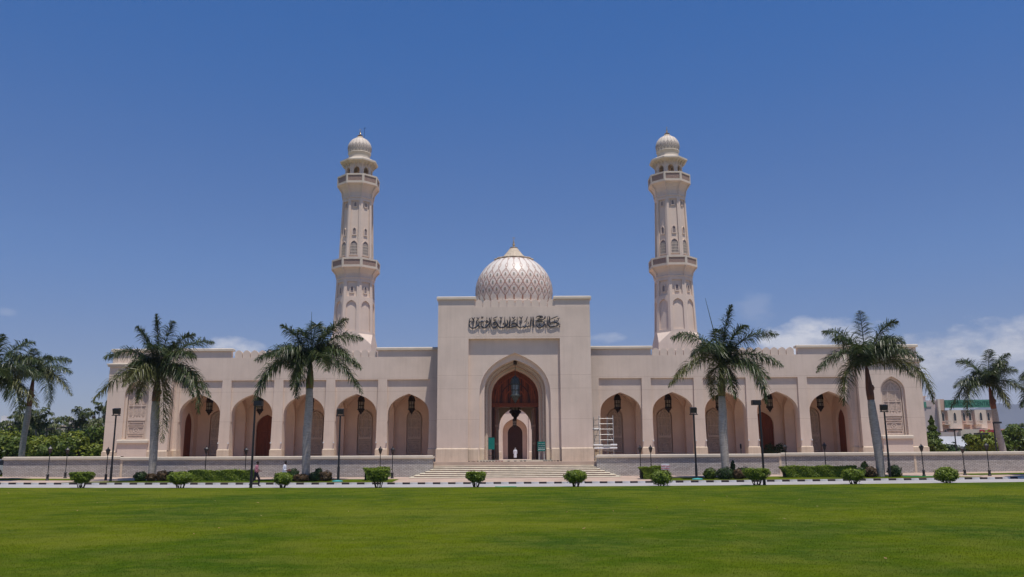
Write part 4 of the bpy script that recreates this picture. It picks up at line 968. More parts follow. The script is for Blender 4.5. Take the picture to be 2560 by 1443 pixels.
# ------------------------------------------------------------------ foliage helpers
rng = np.random.default_rng(7)
def leaf_mesh(name, pts, size, material, parent=None, up=0.25, aspect=0.55, loc=None, nrm=None):
    n = len(pts); d = rng.normal(size=(n, 3)); d /= np.linalg.norm(d, axis=1)[:, None]
    if nrm is not None: d = d * 0.75 + nrm
    d[:, 2] += up; d /= np.linalg.norm(d, axis=1)[:, None]
    a = np.cross(d, rng.normal(size=(n, 3))); a /= np.linalg.norm(a, axis=1)[:, None]; b = np.cross(d, a)
    s = size * rng.uniform(.6, 1.35, n)[:, None]; p = np.asarray(pts)
    v = np.stack([p - a * s, p - b * s * aspect, p + a * s, p + b * s * aspect], 1).reshape(-1, 3)
    me = bpy.data.meshes.new(name); me.vertices.add(4 * n); me.vertices.foreach_set('co', v.ravel().astype('f'))
    me.loops.add(4 * n); me.loops.foreach_set('vertex_index', np.arange(4 * n, dtype='i'))
    me.polygons.add(n); me.polygons.foreach_set('loop_start', np.arange(0, 4 * n, 4, dtype='i')); me.polygons.foreach_set('loop_total', np.full(n, 4, dtype='i'))
    me.update(calc_edges=True); me.materials.append(material)
    o = bpy.data.objects.new(name, me); COL.objects.link(o)
    if parent is not None: o.parent = parent
    if loc is not None: o.location = loc
    return o
def ellipsoid_pts(n, c, r, shell=0.35, flat_top=None, lump=0.08, cut=None):
    d = rng.normal(size=(n, 3)); d /= np.linalg.norm(d, axis=1)[:, None]
    k = 1 - shell * rng.random(n) ** 1.6
    l = 1 + lump * (np.sin(d[:, 0] * 5 + c[0]) * np.cos(d[:, 2] * 6 + c[1]) + np.sin(d[:, 1] * 7 + d[:, 0] * 4))
    p = d * (k * l)[:, None] * np.array(r)
    if flat_top is not None: p[:, 2] = np.minimum(p[:, 2], r[2] * flat_top + rng.normal(0, .02, n))
    nn = d / np.array(r); nn /= np.linalg.norm(nn, axis=1)[:, None]
    return p + np.array(c), nn
def bush(x, y, w, h, style, label, mt=None, group='clipped bushes along the lawn edge', n=4300, leaf=.052, dep=None, name='clipped_bush'):
    """style: round, cup, sphere, flat"""
    z = ground_z(x, y) + .03; t = empty(name, (x, y, z), label, 'bush', group); dep = dep or w
    mt = mt or LEAF
    if style == 'sphere': P_, n_ = ellipsoid_pts(n, (0, 0, h * .53), (w / 2, dep / 2, h * .50), lump=.03, flat_top=.88); sb = .15
    elif style == 'round': P_, n_ = ellipsoid_pts(n, (0, 0, h * .62), (w / 2, dep / 2, h * .40), lump=.05, flat_top=.86); sb = .28
    else:
        u = rng.random(n); zz = h * (.30 + .70 * u ** .75); rr = (w / 2) * (0.30 + 0.70 * np.clip((zz / h - .22) / .42, 0, 1) ** .8) * (1 - .35 * rng.random(n) ** 1.8)
        top = rng.random(n) < .35; zz[top] = h * (.95 + .04 * rng.random(top.sum())); rr[top] = (w / 2) * np.sqrt(rng.random(top.sum())) * .97
        a = rng.random(n) * 2 * PI; rr *= 1 + .05 * np.sin(a * 3 + x) + .03 * np.sin(a * 7)
        P_ = np.stack([rr * np.cos(a), rr * np.sin(a) * dep / w, zz], 1); n_ = np.stack([np.cos(a) * (~top), np.sin(a) * (~top), top * 1.0 + .2], 1); sb = .30
        if style == 'cup2': P_[:, 0] += .08 * P_[:, 2]
    ph_ = rng.uniform(0, 6, 3); q_ = P_ * (5.5, 5.5, 6.5) + ph_
    lump = .075 * np.sin(q_[:, 0]) * np.cos(q_[:, 1] + q_[:, 2]) + .05 * np.sin(q_[:, 2] * 2.1 + q_[:, 0] * 1.7) + .03 * np.sin(q_[:, 0] * 4.3 + q_[:, 1] * 3.7)
    spr = (rng.random(len(P_)) < .05) * rng.uniform(.02, .10, len(P_)); P_ = P_ + n_ / np.maximum(np.linalg.norm(n_, axis=1), .1)[:, None] * ((lump * .8) * (1 - .6 * (P_[:, 2] > h * .9)) + spr)[:, None]
    kp = rng.random(len(P_)) < np.clip(.30 + 1.3 * P_[:, 2] / h, 0, 1); P_ = P_[kp]; n_ = n_[kp]; P_[:, 2] = np.maximum(P_[:, 2], .03)
    leaf_mesh('foliage', P_, leaf, mt, t, nrm=n_)
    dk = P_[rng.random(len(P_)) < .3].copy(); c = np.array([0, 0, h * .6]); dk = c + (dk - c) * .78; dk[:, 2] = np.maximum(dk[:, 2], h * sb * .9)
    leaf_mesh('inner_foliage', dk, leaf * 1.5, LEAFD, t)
    mb = MB(); rd = random.Random(int(x * 10)); ns = 9 if style != 'sphere' else 5
    for i in range(ns):
        a = i * 2 * PI / ns + rd.random() * .5; r1 = w * .30 * rd.uniform(.6, 1.1)
        mb.path([(w * .11 * math.cos(a), w * .11 * math.sin(a), -.04), (w * .17 * math.cos(a + .3), w * .17 * math.sin(a + .3), h * .22), (r1 * math.cos(a), r1 * math.sin(a), h * .58)], [.035, .028, .016], 5)
    mb.build('stems', STEM, t); return t
bush(-28.6, 57, 1.42, 1.0, 'cup', 'flat topped goblet shaped bush, leftmost on the lawn edge')
bush(-22.05, 57, 1.72, 1.06, 'round', 'rounded bush before the left end of the left hedge')
bush(-15.3, 57, 1.22, .98, 'round', 'small rounded bush in front of the man in the white shirt')
bush(-9.0, 57, 1.55, 1.16, 'cup', 'goblet bush on bare stems left of the steps, before the square bush')
bush(-2.57, 57, 1.30, .97, 'cup', 'goblet bush with open stems in front of the left half of the steps')
bush(4.0, 57, 1.46, 1.05, 'round', 'rounded bush in front of the right half of the steps')
bush(9.62, 57, 1.45, .97, 'sphere', 'ball shaped bush in front of the no parking sign')
bush(15.9, 57, 1.66, 1.04, 'cup', 'flat topped bush hiding the foot of the right thick pole')
bush(22.25, 57, 1.48, .98, 'round', 'rounded bush before the right end of the long right hedge')
bush(28.4, 57, 1.50, 1.02, 'sphere', 'ball shaped bush farthest right, near the right lamp posts', mt=LEAF)
bush(-35.6, 62.5, 1.3, .9, 'sphere', 'dark reddish bush cut by the left edge of the photo', mt=LEAFR, group='planting under the palms', n=2200, leaf=.06) if False else None
def hedge(x0, x1, y0, y1, h, label, n=9000, mt=None, taper=.15):
    cx, cy = (x0 + x1) / 2, (y0 + y1) / 2; z = ground_z(cx, cy); t = empty('hedge', (cx, cy, z), label, 'hedge', 'box cut hedges below the terrace wall')
    W_, D_ = (x1 - x0) / 2, (y1 - y0) / 2; u = rng.uniform(-1, 1, n); v = rng.uniform(-1, 1, n); w = rng.random(n); face = rng.random(n)
    P_ = np.stack([u * W_, v * D_, w * h], 1); nn = np.zeros((n, 3)); jit = .10 * rng.random(n)
    f1 = face < .45; P_[f1, 1] = -D_ + jit[f1]; nn[f1, 1] = -1
    f2 = (face >= .45) & (face < .8); P_[f2, 2] = h - jit[f2] * .8 + .03 * np.sin(P_[f2, 0] * 2.3); nn[f2, 2] = 1
    f3 = (face >= .8) & (face < .9); P_[f3, 0] = np.sign(u[f3]) * (W_ - jit[f3]); nn[f3, 0] = np.sign(u[f3])
    f4 = face >= .9; P_[f4, 1] = D_ - jit[f4]; nn[f4, 1] = 1
    k = 1 - taper * (1 - P_[:, 2] / h) * .6; P_[:, 0] = np.sign(P_[:, 0]) * np.maximum(np.abs(P_[:, 0]) - taper * (1 - P_[:, 2] / h) * 2 * (np.abs(P_[:, 0]) > W_ - .3), 0); P_[:, 1] *= k
    P_[:, 2] += (.02 * np.sin(P_[:, 0] * 3.1) + .015 * np.sin(P_[:, 0] * 9.7) + (rng.random(n) < .05) * .07) * (P_[:, 2] / h); P_[:, 1] += .03 * np.sin(P_[:, 0] * 4.3 + P_[:, 2] * 5) * (nn[:, 1] != 0)
    leaf_mesh('foliage', P_, .058, mt or LEAF, t, nrm=nn)
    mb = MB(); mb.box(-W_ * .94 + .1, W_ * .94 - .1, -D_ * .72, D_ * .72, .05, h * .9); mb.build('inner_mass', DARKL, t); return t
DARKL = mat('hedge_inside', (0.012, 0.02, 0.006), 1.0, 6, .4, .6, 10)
hedge(-25.3, -20.0, 66.6, 67.6, .80, 'long low hedge left of the steps, behind two clipped bushes')
hedge(-11.75, -9.75, 66.4, 67.6, .98, 'short square bush left of the steps beside the paved apron', 3600, taper=.3)
hedge(9.6, 11.6, 66.6, 67.8, .93, 'short square bush right of the steps, behind the ball shaped bush', 4000, taper=.3)
hedge(20.6, 26.4, 66.6, 67.6, .85, 'long low hedge right of the steps', 9500, taper=.25)
def shrub(x, y, w, h, mt, label, n=1500, leaf=.07, up=.3, name='shrub'):
    z = ground_z(x, y); t = empty(name, (x, y, z), label, 'shrub', 'planting under the palms')
    P_, n_ = ellipsoid_pts(n, (0, 0, h * .5), (w / 2, w / 2, h * .52), lump=.12); P_[:, 2] = np.maximum(P_[:, 2], .02)
    leaf_mesh('foliage', P_, leaf, mt, t, nrm=n_); mb = MB()
    for i in range(5): a = i * 1.3; mb.tube((0, 0, -.02), (w * .3 * math.cos(a), w * .3 * math.sin(a), h * .6), .02, .01, 4)
    mb.build('stems', STEM, t); return t
for a in ((-28.6 - .15, 66.3, .95, .72, LEAFD, 'round dark shrub left of the leftmost big palm trunk'), (-27.9, 66.2, .7, .62, LEAFR, 'reddish shrub at the foot of the leftmost big palm'), (-27.2, 66.6, .9, .78, LEAFR, 'red and green shrub right of the leftmost big palm trunk'), (-26.8, 67.0, .85, .7, LEAFD, 'dark shrub behind the red one at the leftmost big palm'),
          (-17.1, 66.4, 1.0, .95, LEAFD, 'taller dark green shrub left of the second palm trunk'), (-16.3, 65.9, 1.2, .55, LEAFR, 'low brown shrub at the foot of the second palm'), (-15.4, 66.2, .9, .68, LEAFD, 'round green shrub right of the second palm trunk'), (-14.6, 66.4, 1.1, .75, LEAFR, 'red grassy shrub farthest right under the second palm'), (-15.3, 67.2, .6, .95, LEAFD, 'small upright dark shrub behind the second palm'),
          (14.95, 66.3, .95, .8, LEAFM, 'bright green shrub left of the third palm trunk'), (16.0, 65.9, 1.3, .85, LEAFD, 'very dark mounded shrub at the foot of the third palm'), (17.0, 65.9, .9, .72, LEAFR, 'tan leaved shrub right of the third palm trunk'), (17.6, 66.6, 1.2, .85, LEAFD, 'dark shrub between the third palm and the clipped bush'), (16.9, 67.0, .35, 1.3, LEAFD, 'thin upright plant leaning by the third palm'),
          (26.5, 66.4, .95, .75, LEAFD, 'dark shrub at the left side of the leaning fourth palm'), (27.2, 66.2, .9, .78, LEAFR, 'reddish shrub against the fourth palm trunk'), (27.1, 67.0, .55, 1.1, LEAFM, 'small upright green shrub behind the fourth palm'), (29.1, 66.3, 1.0, .85, LEAFD, 'round dark shrub right of the fourth palm by the floodlight pole'),
          (17.9 - 35.5 - .1, 66.9, .5, .35, LEAFM, 'tiny green plant beside the left hedge')):
    shrub(*a)
# ------------------------------------------------------------------ palms
def frond_mesh(tip, bulge, material, parent, ncnt=150, leafl=.78, width=.056, seed=0, droop=.55, name='frond', petiole=.10):
    rd = np.random.default_rng(seed); tip = np.array(tip, float); horiz = np.array([tip[0], tip[1], 0]); 
    P0 = np.zeros(3); P1 = np.array([tip[0] * .38, tip[1] * .38, max(tip[2] * .62, 0) + bulge]); P2 = tip
    if tip[2] < -2.5: P1 = np.array([tip[0] * .9, tip[1] * .9, bulge])
    B_ = lambda t: (1 - t) ** 2 * P0 + 2 * t * (1 - t) * P1 + t * t * P2
    dB = lambda t: 2 * (1 - t) * (P1 - P0) + 2 * t * (P2 - P1)
    vs = []; fs = []
    ts = petiole + (1 - petiole) * np.linspace(0, 1, ncnt) ** .95
    for i, t in enumerate(ts):
        p = B_(t); d = dB(t); d /= np.linalg.norm(d); s = np.cross(d, (0, 0, 1.0)); ns = np.linalg.norm(s)
        s = s / ns if ns > .05 else np.array([1.0, 0, 0]); u = np.cross(s, d)
        for sg in (-1, 1):
            L_ = leafl * (math.sin(PI * min(.985, .16 + .83 * t)) ** .6) * rd.uniform(.8, 1.15)
            lift = rd.uniform(-.75, .45) if rd.random() < .78 else rd.uniform(.4, 1.1); fwd = rd.uniform(.35, .75) * (.5 + .8 * t)
            v = sg * s + u * lift + d * fwd; v /= np.linalg.norm(v); g_ = np.array([0, 0, -1.0])
            m_ = p + v * L_ * .5 + g_ * L_ * .06 * droop; e = p + v * L_ * (1 - .18 * droop) + g_ * L_ * (.50 + rd.uniform(-.15, .35)) * droop
            wv_ = np.cross(v, g_ + u * .3 + rd.normal(0, .35, 3)); wv_ /= np.linalg.norm(wv_) + 1e-6; w = width * rd.uniform(.7, 1.2) / 2
            o = len(vs); vs += [p - wv_ * w * .5, p + wv_ * w * .5, m_ + wv_ * w, m_ - wv_ * w, e]
            fs += [(o, o + 1, o + 2, o + 3), (o + 3, o + 2, o + 4)]
    n = 10; o = len(vs); rr = np.linspace(.055, .012, n)
    for j in range(n):
        t = j / (n - 1); p = B_(t); d = dB(t); d /= np.linalg.norm(d); s = np.cross(d, (0.01, 0.02, 1.0)); s /= np.linalg.norm(s); u = np.cross(s, d)
        vs += [p + s * rr[j], p + u * rr[j], p - s * rr[j], p - u * rr[j]]
    for j in range(n - 1):
        for i in range(4): fs.append((o + 4 * j + i, o + 4 * j + (i + 1) % 4, o + 4 * j + 4 + (i + 1) % 4, o + 4 * j + 4 + i))
    me = bpy.data.meshes.new(name); me.from_pydata([tuple(v) for v in vs], [], fs); me.materials.append(material)
    ob = bpy.data.objects.new(name, me); COL.objects.link(ob); ob.parent = parent; return ob
def royal_palm(base, pts, rads, sh0, sh1, shaftmat, crown, fronds, label, spear=None, seed=1, extra=4, z0=None, group='royal palms before the mosque', leafl=1.38, dens=165):
    """trunk path (relative), crownshaft from sh0 to crown, fronds as (dx, dz, bulge[, dy])"""
    x, y = base; z = ground_z(x, y) if z0 is None else z0
    t = empty('palm_tree', (x, y, z), label, 'palm', group); rd = random.Random(seed)
    mb = MB(); P_ = spline([(p[0], p[1]) for p in pts], 6); zz = np.interp(np.linspace(0, 1, len(P_)), np.linspace(0, 1, len(pts)), range(len(pts)))
    R_ = np.interp(zz, range(len(rads)), rads); mb.path([(a, 0, b) for a, b in P_], [r * (1 + .025 * math.sin(k * 2.1)) for k, r in enumerate(R_)], 14); mb.build('trunk', BARK, t, True)
    mb = MB(); c0 = Vector((pts[-1][0], 0, pts[-1][1])); c1 = Vector((crown[0], 0, crown[1]))
    pp = [c0.lerp(c1, k / 6) for k in range(7)]; mb.path(pp, [rads[-1] * 1.08, rads[-1] * 1.15, rads[-1] * 1.12, rads[-1] * .95, rads[-1] * .75, rads[-1] * .6, .07], 12)
    if shaftmat is SHAFTB: mb.lathe([(.05, -.25), (.17, -.1), (.2, .05), (.1, .25)], 8, tuple(pp[2] + Vector((rads[-1] * .85, 0, 0))))
    mb.build('crownshaft', shaftmat, t, True)
    cr = bpy.data.objects.new('crown', None); COL.objects.link(cr); cr.parent = t; cr.location = (crown[0], 0, crown[1] - .1)
    for k, f in enumerate(fronds):
        dx, dz, bl = f[:3]; L_ = 4.7; dy = f[3] if len(f) > 3 else rd.choice((-1, 1)) * math.sqrt(max(.3, min(9, (L_ * .93) ** 2 - dx * dx - dz * dz))) * .55
        low = dz < -.8; frond_mesh((dx, dy, dz), bl, FRONDY if (low and rd.random() < .6) else FROND, cr, ncnt=dens, leafl=leafl * (.9 if abs(dx) < 1 else 1), seed=seed * 50 + k, droop=.7 if dz < 2.5 else .45)
    for k in range(extra):
        a = rd.uniform(0, 2 * PI); h_ = rd.uniform(-.5, 2.6); r = rd.uniform(2.6, 3.6) * (.7 if h_ > 1.5 else 1)
        dx = r * math.cos(a) * .55; frond_mesh((dx, r * math.sin(a), h_), 1.3, FROND, cr, ncnt=int(dens * .8), leafl=leafl, seed=seed * 50 + 30 + k)
    if spear: mb = MB(); mb.path([(crown[0], 0, crown[1]), (crown[0] + spear[0] * .5, 0, crown[1] + spear[1] * .55), (crown[0] + spear[0], 0, crown[1] + spear[1])], [.05, .035, .012], 5); mb.build('spear_leaf', FROND, t)
    return t
royal_palm((-27.95, 66.4), [(0, -.1), (.02, 1.5), (-.02, 3.2), (-.08, 4.8), (-.12, 6.1)], [.30, .29, .31, .33, .27], 0, 0, SHAFTB, (-.1, 8.2),
    [(-.4, 4.9, .3, -.2), (-1.7, 3.8, .5), (1.0, 4.3, .3), (-4.1, 1.4, 2.1, -.5), (-4.6, -2.0, 2.0, -.8), (2.4, 3.4, 1.0), (4.3, 2.6, 1.5), (3.4, 1.3, 1.8, -1.5), (4.4, -1.7, 2.4, -.5), (3.9, -3.0, 1.8, -1.4), (-2.6, .9, 2.0, 2.4), (-.6, -2.2, 1.5, -2.0), (.9, -5.2, .1, -.5), (-3.2, -1.2, 1.8, 2.2), (2.0, -1.4, 1.9, 2.4), (-1.3, -1.0, 1.7, -2.9)],
    'leftmost of the four big palms, one frond hanging down its trunk', seed=3, extra=5)
royal_palm((-16.1, 66.4), [(0, -.1), (0, 1.5), (-.02, 3.6), (.05, 5.6), (.03, 7.1)], [.30, .31, .33, .31, .27], 0, 0, SHAFT, (.05, 9.2),
    [(-2.3, 2.9, .5, -.8), (2.7, 3.6, .7, .6), (-4.2, 0.2, 2.0, -.6), (3.9, 2.0, 1.8, .8), (4.1, -.5, 2.1, -.6), (4.2, -2.4, 1.8, -.5), (-3.7, -1.6, 2.0, -.8), (-4.0, -3.5, 1.4, -.7), (-2.4, .3, 1.9, -2.4), (.9, 2.7, 1.4, -2.2), (-.9, -2.2, 1.3, -1.9), (1.9, -.9, 1.9, -2.7), (2.4, .9, 1.9, 2.5), (1.2, 3.0, .8, 1.5), (-.8, -2.8, .5, -.8)],
    'second big palm from the left, with a green sheath and a short upright spear', spear=(-.1, 4.0), seed=5, extra=4)
royal_palm((16.2, 66.4), [(0, -.1), (-.02, 1.5), (-.05, 3.6), (.0, 5.0), (.0, 6.3)], [.29, .31, .34, .32, .27], 0, 0, SHAFT, (.1, 8.7),
    [(1.0, 4.9, .5, -.3), (-3.9, 2.3, 1.9, -.3), (-4.3, -1.5, 2.0, -.6), (4.5, 2.5, 1.6, -.4), (4.7, .0, 2.0, -.5), (4.2, -.8, 1.8, 1.6), (3.0, -2.9, 1.5, -1.2), (-.9, -2.6, .5, -.9), (.7, -2.5, .5, -.9), (2.0, 3.1, 1.0, -.9), (-2.0, .9, 2.2, -2.8), (1.6, 1.5, 1.7, 2.4), (-1.7, 1.2, 1.8, 2.6), (.3, 3.2, .8, 1.6)],
    'third big palm from the left, right of the dome, with a long slanting spear', spear=(-1.0, 5.4), seed=8, extra=1)
royal_palm((28.1, 66.4), [(0, -.1), (-.03, 1.5), (-.12, 3.2), (-.22, 4.6), (-.28, 5.9)], [.29, .32, .35, .33, .25], 0, 0, SHAFTB, (-.42, 8.6),
    [(-.2, 4.4, .2, -.2), (-3.4, 2.7, 1.4, -.6), (2.6, 3.5, 1.2, -.4), (-4.1, -.4, 2.5, -.6), (-2.2, -3.0, 1.2, -.6), (4.3, .5, 2.0, -.5), (4.1, -.7, 1.9, 1.0), (4.7, -2.9, 1.7, -.6), (3.6, 2.0, 1.9, .9), (-1.8, 2.4, 1.2, 1.6), (-1.5, .8, 2.0, -2.6), (1.7, 1.8, 1.5, -1.8), (2.2, .8, 1.8, -2.4)],
    'fourth big palm, leaning left before the right end pavilion', seed=11, extra=2)
royal_palm((-51.7, 90), [(0, -.1), (0, 2), (.05, 4), (.2, 6.0), (.25, 7.0)], [.33, .31, .30, .31, .25], 0, 0, SHAFTB, (.4, 10.2),
    [(3.6, 1.8, 1.4, .5), (4.3, .4, 1.6, -.5), (4.6, -2.0, 1.8, -.6), (2.6, -3.2, 1.2, -1.2), (-3.6, .9, 1.6, -.7), (-3.9, -1.6, 1.6, -.8), (-2.2, 2.4, .9), (.6, 2.8, .6), (-.3, 1.7, 1.4, -2.6), (1.8, -.6, 1.6, -2.8), (-1.8, -2.6, 1.1, -1.6)],
    'palm behind the terrace wall near the left edge, brown sheath', seed=13, extra=3, z0=.5)
royal_palm((-41.2, 66.4), [(0, -.1), (0, 2), (-.1, 4), (-.1, 5.4)], [.30, .30, .30, .26], 0, 0, SHAFT, (-.1, 7.6),
    [(3.4, 3.2, 1.2, -.4), (4.2, 1.6, 1.8, -.5), (4.3, -1.9, 1.6, -.5), (3.2, -2.6, 1.0, -1.0), (-3, 1.0, 1.6, .6), (-3.5, -1.6, 1.6, -.6), (0, 4.0, .5), (2.8, .2, 1.8, -2.5), (1.9, -1.3, 1.8, -2.6), (2.6, .8, 1.7, 2.4)],
    'palm cut by the left edge of the photo, only its right hand fronds showing', seed=17, extra=2)
royal_palm((49.95, 88), [(0, 0), (-.15, 1.5), (-.4, 3.0), (-.45, 4.4), (-.5, 5.0)], [.33, .32, .31, .30, .25], 0, 0, SHAFTB, (-.7, 7.3),
    [(-3.3, 2.7, 1.3, -.4), (-3.9, .0, 1.9, -.5), (-3.0, -2.9, 1.6, -.9), (-4.0, -2.2, 2.3, .5), (-.2, 3.8, .5), (1.8, 3.3, .9), (3.6, 1.8, 1.3), (3.8, -.6, 1.6, -.4), (1.0, -2.2, 1.0, -1.4), (.9, 2.4, 1.4, -2.0), (-1.0, 1.1, 1.5, -2.6)],
    'palm behind the terrace wall near the right edge, before the hotel', seed=19, extra=3, z0=TER)
royal_palm((40.7, 63.5), [(0, -.1), (0, 2), (-.1, 4), (-.1, 4.8)], [.30, .30, .30, .26], 0, 0, SHAFT, (-.1, 6.9),
    [(-3.0, .4, 1.6, -.7), (-3.2, -1.6, 1.6, -.6), (-2.3, -2.6, 1.0, -1.0), (3, 1.0, 1.6, .6), (0, 4.0, .5), (-1.4, 2.6, 1.0, -1.2), (2.8, .2, 1.8, -2.5), (3.4, -1.6, 1.6, -.6)],
    'palm cut by the right edge of the photo, dark frond tips reaching in', seed=23, extra=1)
# ------------------------------------------------------------------ background trees, left and right
def tree(x, y, z, w, h, label, mt, trunk_h=.3, n=2600, leaf=.20, name='leafy_tree', nl=9, seed=1, cat='tree', group='trees beyond the terrace wall'):
    t = empty(name, (x, y, z), label, cat, group); rd = random.Random(seed); pts = []; nn = []
    for i in range(nl):
        a = rd.uniform(0, 2 * PI); r = w * .30 * math.sqrt(rd.random()); cz = h * (trunk_h + (1 - trunk_h) * rd.uniform(.25, .80)); rr = w * rd.uniform(.16, .27)
        p, q = ellipsoid_pts(n // nl, (r * math.cos(a), r * math.sin(a), cz), (rr, rr, rr * rd.uniform(.6, .9)), shell=.5, lump=.15); pts.append(p); nn.append(q)
    leaf_mesh('crown', np.concatenate(pts), leaf, mt, t, nrm=np.concatenate(nn)); mb = MB()
    mb.path([(0, 0, -.1), (w * .01, 0, h * trunk_h), (0, 0, h * .7)], [w * .035, w * .03, w * .012], 7)
    for i in range(5): a = i * 1.26; mb.tube((0, 0, h * trunk_h), (w * .26 * math.cos(a), w * .26 * math.sin(a), h * .68), w * .014, w * .006, 5)
    mb.build('trunk', STEM, t); return t
rd = random.Random(4)
desc = ['left edge', 'left palm trunk', 'second gap', 'middle gap', 'wide gap', 'mosque corner']
TL = [(-66.5, 103, 6.8, 4.4, LEAFM, 'bushy green tree at the far left edge'), (-62.2, 101, 6.4, 3.9, LEAFY, 'yellow green tree right of the far left one'), (-57.5, 104, 5.2, 4.0, LEAFM, 'mid green tree right of the left edge palm trunk'), (-54.8, 100, 5.6, 3.9, LEAFY, 'yellow green bushy tree behind the two left lamp posts'),
      (-51.6, 108, 6.0, 5.2, LEAFD, 'darker rounded tree in the gap between coconut palms'), (-47.3, 101, 6.6, 4.2, LEAFY, 'yellow green tree touching the left corner of the mosque'), (-44.6, 106, 5.4, 5.0, LEAFM, 'mid green tree tucked behind the left corner of the mosque'), (-70.5, 112, 8, 5.8, LEAFD, 'dark tree behind the far left ones'), (-60.5, 113, 7, 5.2, LEAFD, 'dark tree behind the left coconut palms')]
TL += [(-64.3, 99, 5.2, 3.4, LEAFY, 'low yellow green tree left of the left edge palm trunk'), (-59.6, 100, 5.0, 3.5, LEAFM, 'low mid green tree just right of the left edge palm trunk'), (-50.6, 99, 4.6, 3.2, LEAFM, 'low green tree left of the mosque corner'), (-69.5, 104, 6.0, 4.6, LEAFM, 'green tree cut by the left edge of the photo')]
for i, (x, y, w, h, m_, lb) in enumerate(TL): tree(-64.2 + (x + 70.5) * .55, y, .4, w * 1.15, h * 1.15, lb, m_, .12, 5200, .19, seed=i + 20, nl=12)
TRR = [(48.9, 100, 3.6, 3.6, LEAFM, 'green bushy tree right beside the right corner of the mosque'), (52.4, 103, 3.4, 2.1, LEAFD, 'low dark tree under the two armed lamp'), (52.9, 97, 4.6, 3.3, LEAFY, 'wide yellow green tree before the lower hotel storey'), (56.2, 101, 4.2, 3.3, LEAFM, 'yellow green tree left of the right palm trunk'), (59.2, 101, 4.4, 4.3, LEAFM, 'green tree right of the right palm trunk'), (62.0, 99, 4.6, 3.2, LEAFY, 'low yellow green tree at the right edge'), (57.6, 108, 2.6, 3.9, LEAFD, 'thin loose tree before the white wall')]
for i, (x, y, w, h, m_, lb) in enumerate(TRR): tree(x, y, TER - .6, w, h, lb, m_, .15, 4200, .18, seed=i + 60, nl=11)
# conical tree
t = empty('conical_tree', (50.7, 104, TER), 'narrow pointed conifer like tree beside the right corner of the mosque', 'tree', 'trees beyond the terrace wall')
n = 2200; u = rng.random(n); a = rng.random(n) * 2 * PI; rr = 1.15 * (1 - u) ** .8 * (.45 + .55 * rng.random(n)) * (1 + .35 * np.sin(u * 38))
leaf_mesh('crown', np.stack([rr * np.cos(a), rr * np.sin(a), .6 + 4.4 * u - .15 * rr], 1), .15, LEAFM, t); mb = MB(); mb.tube((0, 0, -.1), (0, 0, 4.9), .10, .02, 7); mb.build('trunk', STEM, t)
def coconut(x, y, z, h, s, label, seed):
    t = empty('coconut_palm', (x, y, z), label, 'palm', 'coconut palms beyond the terrace wall'); rd = random.Random(seed)
    mb = MB(); lean = rd.uniform(-.6, .6); mb.path([(0, 0, -.1), (lean * .3, 0, h * .4), (lean, 0, h)], [.20, .15, .12], 8); mb.build('trunk', BARK, t, True)
    cr = bpy.data.objects.new('crown', None); COL.objects.link(cr); cr.parent = t; cr.location = (lean, 0, h)
    for k in range(15):
        a = k * 2.4 + rd.uniform(-.3, .3); el_ = rd.uniform(-1.6, 2.6); r = s * (2.9 if el_ < 1.4 else 1.8)
        frond_mesh((r * math.cos(a), r * math.sin(a) * .8, el_ * s), 1.2 * s, COCO, cr, ncnt=46, leafl=.8 * s, width=.12, seed=seed * 9 + k, droop=1.0)
    return t
for i, (x, y, h, s, lb) in enumerate(((-64.3, 110, 5.4, .9, 'coconut palm left of the trunk of the left edge palm'), (-58.0, 104, 5.2, 1.25, 'largest coconut palm, behind the two left lamp posts'), (-54.6, 108, 5.5, 1.1, 'coconut palm in the middle of the left gap'),
                                 (-51.6, 108, 6.2, 1.1, 'coconut palm whose fronds touch the left corner of the mosque'), (87.6, 150, 5.2, .75, 'small far coconut palm right of the hotel'), (-61.0, 118, 4.2, .9, 'low coconut palm between the larger two'))):
    coconut(x, y, .4, h, s, lb, i + 2)
# ornamental multi globe lamp, and lamp masts behind the wall
t = empty('globe_lamp', (-57.6, 118, .4), 'dark ornamental lamp post with stacked globes behind the left trees', 'lamp post')
mb = MB(); mb.tube((0, 0, 0), (0, 0, 8.0), .09, .06, 8)
for z in (5.3, 6.9): mb.tube((-.7, 0, z), (.7, 0, z), .04, n=5)
mb.build('pole', BLACKM, t)
for x, z in ((-.7, 5.6), (.7, 5.6), (-.7, 7.2), (.7, 7.2), (0, 8.3)):
    mb = MB(); mb.lathe([(.02, -.25), (.2, -.15), (.27, 0), (.2, .17), (.08, .25), (.02, .4)], 8, (x, 0, z)); mb.build('globe', BRONZE, t)
def mast(x, y, h, label, two=True):
    t = empty('lamp_mast', (x, y, TER if x > 0 else .4), label, 'lamp post', 'lamp masts beyond the terrace wall'); mb = MB(); mb.tube((0, 0, 0), (0, 0, h), .08, .06, 8); mb.build('pole', BLACKM, t)
    for s in ((-1, 1) if two else (1,)):
        mb = MB(); mb.box(min(0, s * .75), max(0, s * .75), -.15, .15, h - .05, h + .12); mb.build('lamp_head', BLACKM, t)
mast(47.2, 92, 2.95, 'two armed black lamp mast before the white wall'); mast(52.2, 96, 2.6, 'lower two armed black lamp mast among the right trees'); mast(47.0, 84, 3.4, 'plain black mast left of the right palm trunk', False)
mast(-54.2, 99, 5.0, 'dark lamp mast standing among the left trees', False); mast(-52.3, 100, 5.2, 'dark mast right of the first among the left trees')
